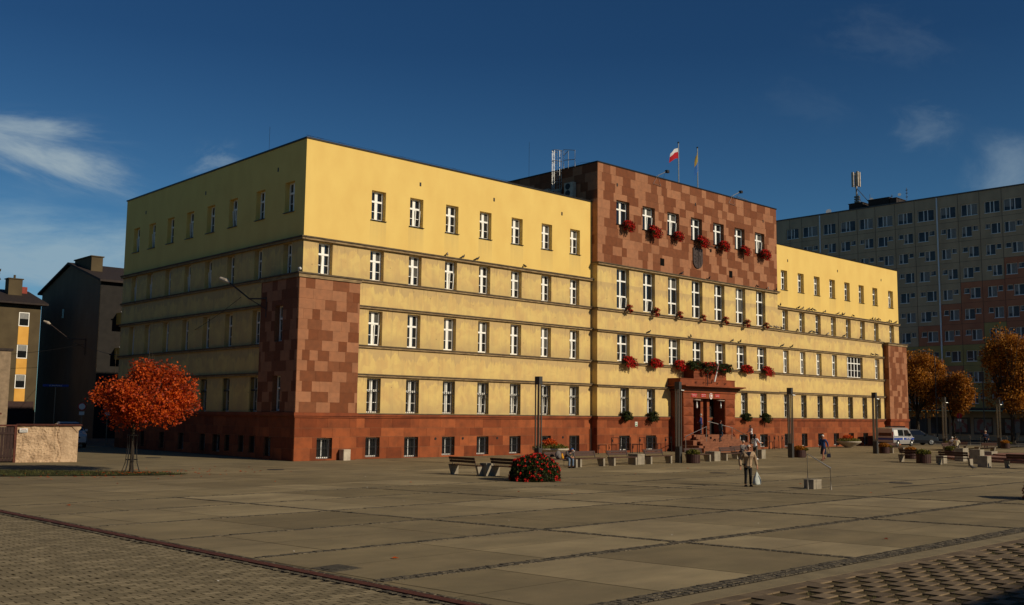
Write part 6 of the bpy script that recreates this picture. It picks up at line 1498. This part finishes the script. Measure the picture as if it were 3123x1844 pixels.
# brown house with orange panels, facing -Y at Y=60
bh = thing('brown_house', (-6, 60, 0), 'brown house with orange panels between its white windows at the far left', 'house')
FH = Fac(0, 60, 'S'); m = MB(); hz_ = [(2.53, 3.58, 11.6, 13.1), (2.53, 3.58, 8.2, 9.64), (2.53, 3.58, 5.05, 6.5), (-1.6, -.5, 11.6, 13.1), (-1.6, -.5, 8.2, 9.64), (-1.6, -.5, 5.05, 6.5)]
FH.wall(m, -24, 4.7, 0, 14.2, hz_, .15); m.box(-24, 60.16, 0, 4.7, 72, 14.15); m.build('wall', 'house_brown', bh, loc=(6, -60, 0))
for x0 in (2.53, -1.6):
    for z0, z1 in ((9.66, 11.58), (6.52, 8.18), (3.4, 5.03)):
        m = MB(); m.box(x0, 59.98, z0, x0+1.05, 60.0, z1); m.build('panel', 'orange_panel', bh, loc=(6, -60, 0))
    for z0 in (11.6, 8.2, 5.05):
        f = MB(); f.box(0, -.04, 0, .08, .04, 1.48); f.box(.97, -.04, 0, 1.05, .04, 1.48); f.box(.08, -.04, 0, .97, .04, .08); f.box(.08, -.04, 1.4, .97, .04, 1.48); o = f.build('window', 'white_frame', bh, loc=(x0+6, .06, z0))
        f = MB(); f.quad((.03, .03, .03), (1.0, .03, .03), (1.0, .03, 1.45), (.03, .03, 1.45)); f.build('pane', 'glass_dark', o)
        f = MB(); f.quad((.08, .01, .8), (.97, .01, .8), (.97, .01, 1.4), (.08, .01, 1.4)); f.build('curtain', 'curtain', o)
m = MB(); m.box(1.6, 59.6, 0, 4.4, 59.98, 3.7); m.build('porch', 'gate_brown', bh, loc=(6, -60, 0))
m = MB(); i = m.vs([(-24.5, 59.2, 14.1), (5.2, 59.2, 14.1), (5.2, 66, 16.0), (-24.5, 66, 16.0), (5.2, 73, 14.1), (-24.5, 73, 14.1)]); m.face((i, i+1, i+2, i+3)); m.face((i+3, i+2, i+4, i+5)); m.face((i+1, i+4, i+2)); m.box(-24.5, 59.2, 13.9, 5.2, 60.3, 14.09); m.build('roof', 'roof_dark', bh, loc=(6, -60, 0))
m = MB(); m.box(2.2, 63, 14.5, 3.6, 64.2, 16.9); m.box(2.1, 62.9, 16.9, 3.7, 64.3, 17.0); m.tube([(2.9, 63.5, 17), (2.9, 63.5, 17.4)], .12, 7); m.build('chimney', 'house_brown', bh, loc=(6, -60, 0))
m = MB(); m.box(3.9, 64.5, 14.6, 4.6, 65.4, 16.3); m.build('red_chimney', 'brick_red', bh, loc=(6, -60, 0))
# rough plaster shed at the far left and its wall with gate
sh_ = thing('plaster_shed', (-15.2, 12, 0), 'rough plaster outbuilding at the left edge behind the wall', 'outbuilding')
m = MB(); m.box(-16, 0, 0, 1.4, 8, 6.35); m.build('wall', 'rough_patch', sh_, loc=(1.2, 0, 0)); m = MB(); m.box(-16.1, -.08, 6.35, 1.5, 8.1, 6.5); m.build('coping', 'roof_dark', sh_, loc=(1.2, 0, 0))
m = MB(); m.box(-.45, -.05, 4.1, -.0, -.0, 5.6); m.build('window', 'brick_red', sh_, loc=(1.3, 0, 0)); m = MB(); m.box(-.5, -.3, 2.55, .9, -.01, 2.65); m.build('ledge', 'rust_brown', sh_, loc=(1.3, 0, 0))
wl_a, wl_b = Vector((-13.95, 5.7)), Vector((-11.05, 4.75)); wd = (wl_b-wl_a); wan = math.atan2(wd.y, wd.x); wL = wd.length
gw = thing('garden_wall', (wl_a.x, wl_a.y, 0), 'rough sunlit plaster wall with a cracked patch beside the brown gate', 'wall', rz=wan)
m = MB(); nx, nz = 60, 36; idx = []; rw2 = random.Random(3)
def bumpw(u, v):
    c = .05*mnoise.noise((u*3, v*3, 1.7))+.035*mnoise.noise((u*9, v*11, 4.1))+.02*mnoise.noise((u*22, v*24, 2.2))
    d = abs(u-2.1-.12*sin(v*3.2)); c -= .05*max(0, 1-d/.05)
    return c*(.35 if u > 2.2 else 1)
for j in range(nz+1): idx.append([m.vs([(wL*i/nx, -bumpw(wL*i/nx, 2.0*j/nz)-(.05*max(0, 1-(2.0*j/nz)/.15)), 1.98*j/nz)]) for i in range(nx+1)])
for j in range(nz):
    for i in range(nx): m.face((idx[j][i], idx[j][i+1], idx[j+1][i+1], idx[j+1][i]))
m.box(0.01, .06, 0, wL+.02, .4, 1.97); m.prism([(wL-.35, 1.98), (wL+.14, 1.98), (wL+.14, 1.85), (wL+.02, 1.72), (wL-.02, 1.6)], 'y', -.04, .38)
m.build('masonry', 'rough_cast', gw)
m = MB(); m.box(-.1, -.12, 1.985, wL+.2, .5, 2.03); m.box(-.05, -.16, 2.032, wL+.18, .5, 2.07); m.build('coping', 'rust_brown', gw)
q = MB(); q.box(.12, -.10, 1.62, .52, -.085, 1.84); o = q.build('notice', 'white_paint', gw)
for z, tx, sz, mt in ((1.78, 'UWAGA', .06, 'red_paint'), (1.72, 'TEREN PRYWATNY', .038, 'cloth_black'), (1.665, 'ZAKAZ PARKOWANIA', .036, 'cloth_black')): link('lettering', text_mesh(tx, sz, mt), o, (.32, -.104, z))
gt = thing('wooden_gate', (wl_a.x-.02, wl_a.y, 0), 'dark brown boarded gate left of the plaster wall', 'gate', rz=wan+.12)
m = MB()
for k_ in range(16): m.box(-.16-k_*.155-.14, -.05, .08, -.16-k_*.155, .0, 1.9)
m.box(-2.7, -.09, .3, -.1, -.052, .42); m.box(-2.7, -.09, 1.5, -.1, -.052, 1.62); m.build('boards', 'gate_brown', gt)
m = MB(); m.box(-.12, -.12, 0, .0, .12, 2.02); m.build('gate_post', 'rust_brown', gt)
m = MB(); m.box(-2.8, -.14, 1.95, 0, .2, 2.03); m.build('gate_cap', 'rust_brown', gt)
# row of houses on the south side of the square, behind the camera
rw3 = thing('west_blocker_row', (-56, 20, 0), 'unseen four storey row of houses added on the west side to block low sky', 'house row')  # unseen row, added to cut low sky light on the hall's side
m = MB(); m.box(-7, -90, 0, 6, 62, 17.0); m.build('wall', 'house_brown', rw3); m = MB(); m.box(-7.4, -90.4, 17.0, 6.4, 62.4, 17.4); m.build('roof', 'roof_dark', rw3)  # wall and roof of the added unseen row
m = MB()
for k_ in range(46):
    for z in (1.2, 4.8, 8.4, 12.0): m.box(6.0, -88+k_*3.2, z, 6.03, -86.8+k_*3.2, z+1.7)
m.build('window_row', 'block_glass', rw3)
rh = thing('south_row', (20, -75.75, 0), 'long three storey row of houses on the south side of the square', 'house row')
FS = Fac(0, -70, 'S'); m = MB(); m.box(-42, -6, 0, 42, 6, 12.0); m.build('wall', 'house_brown', rh)
m = MB(); m.prism([(-6.4, 11.95), (6.4, 11.95), (5.6, 12.35), (-5.6, 12.35)], 'x', -42.3, 42.3); m.build('roof', 'roof_dark', rh)
m = MB()
for k_ in range(26):
    for z in (1.2, 4.8, 8.4): m.box(-40+k_*3.1, 6.0, z, -38.8+k_*3.1, 6.03, z+1.7)
m.build('window_row', 'block_glass', rh)
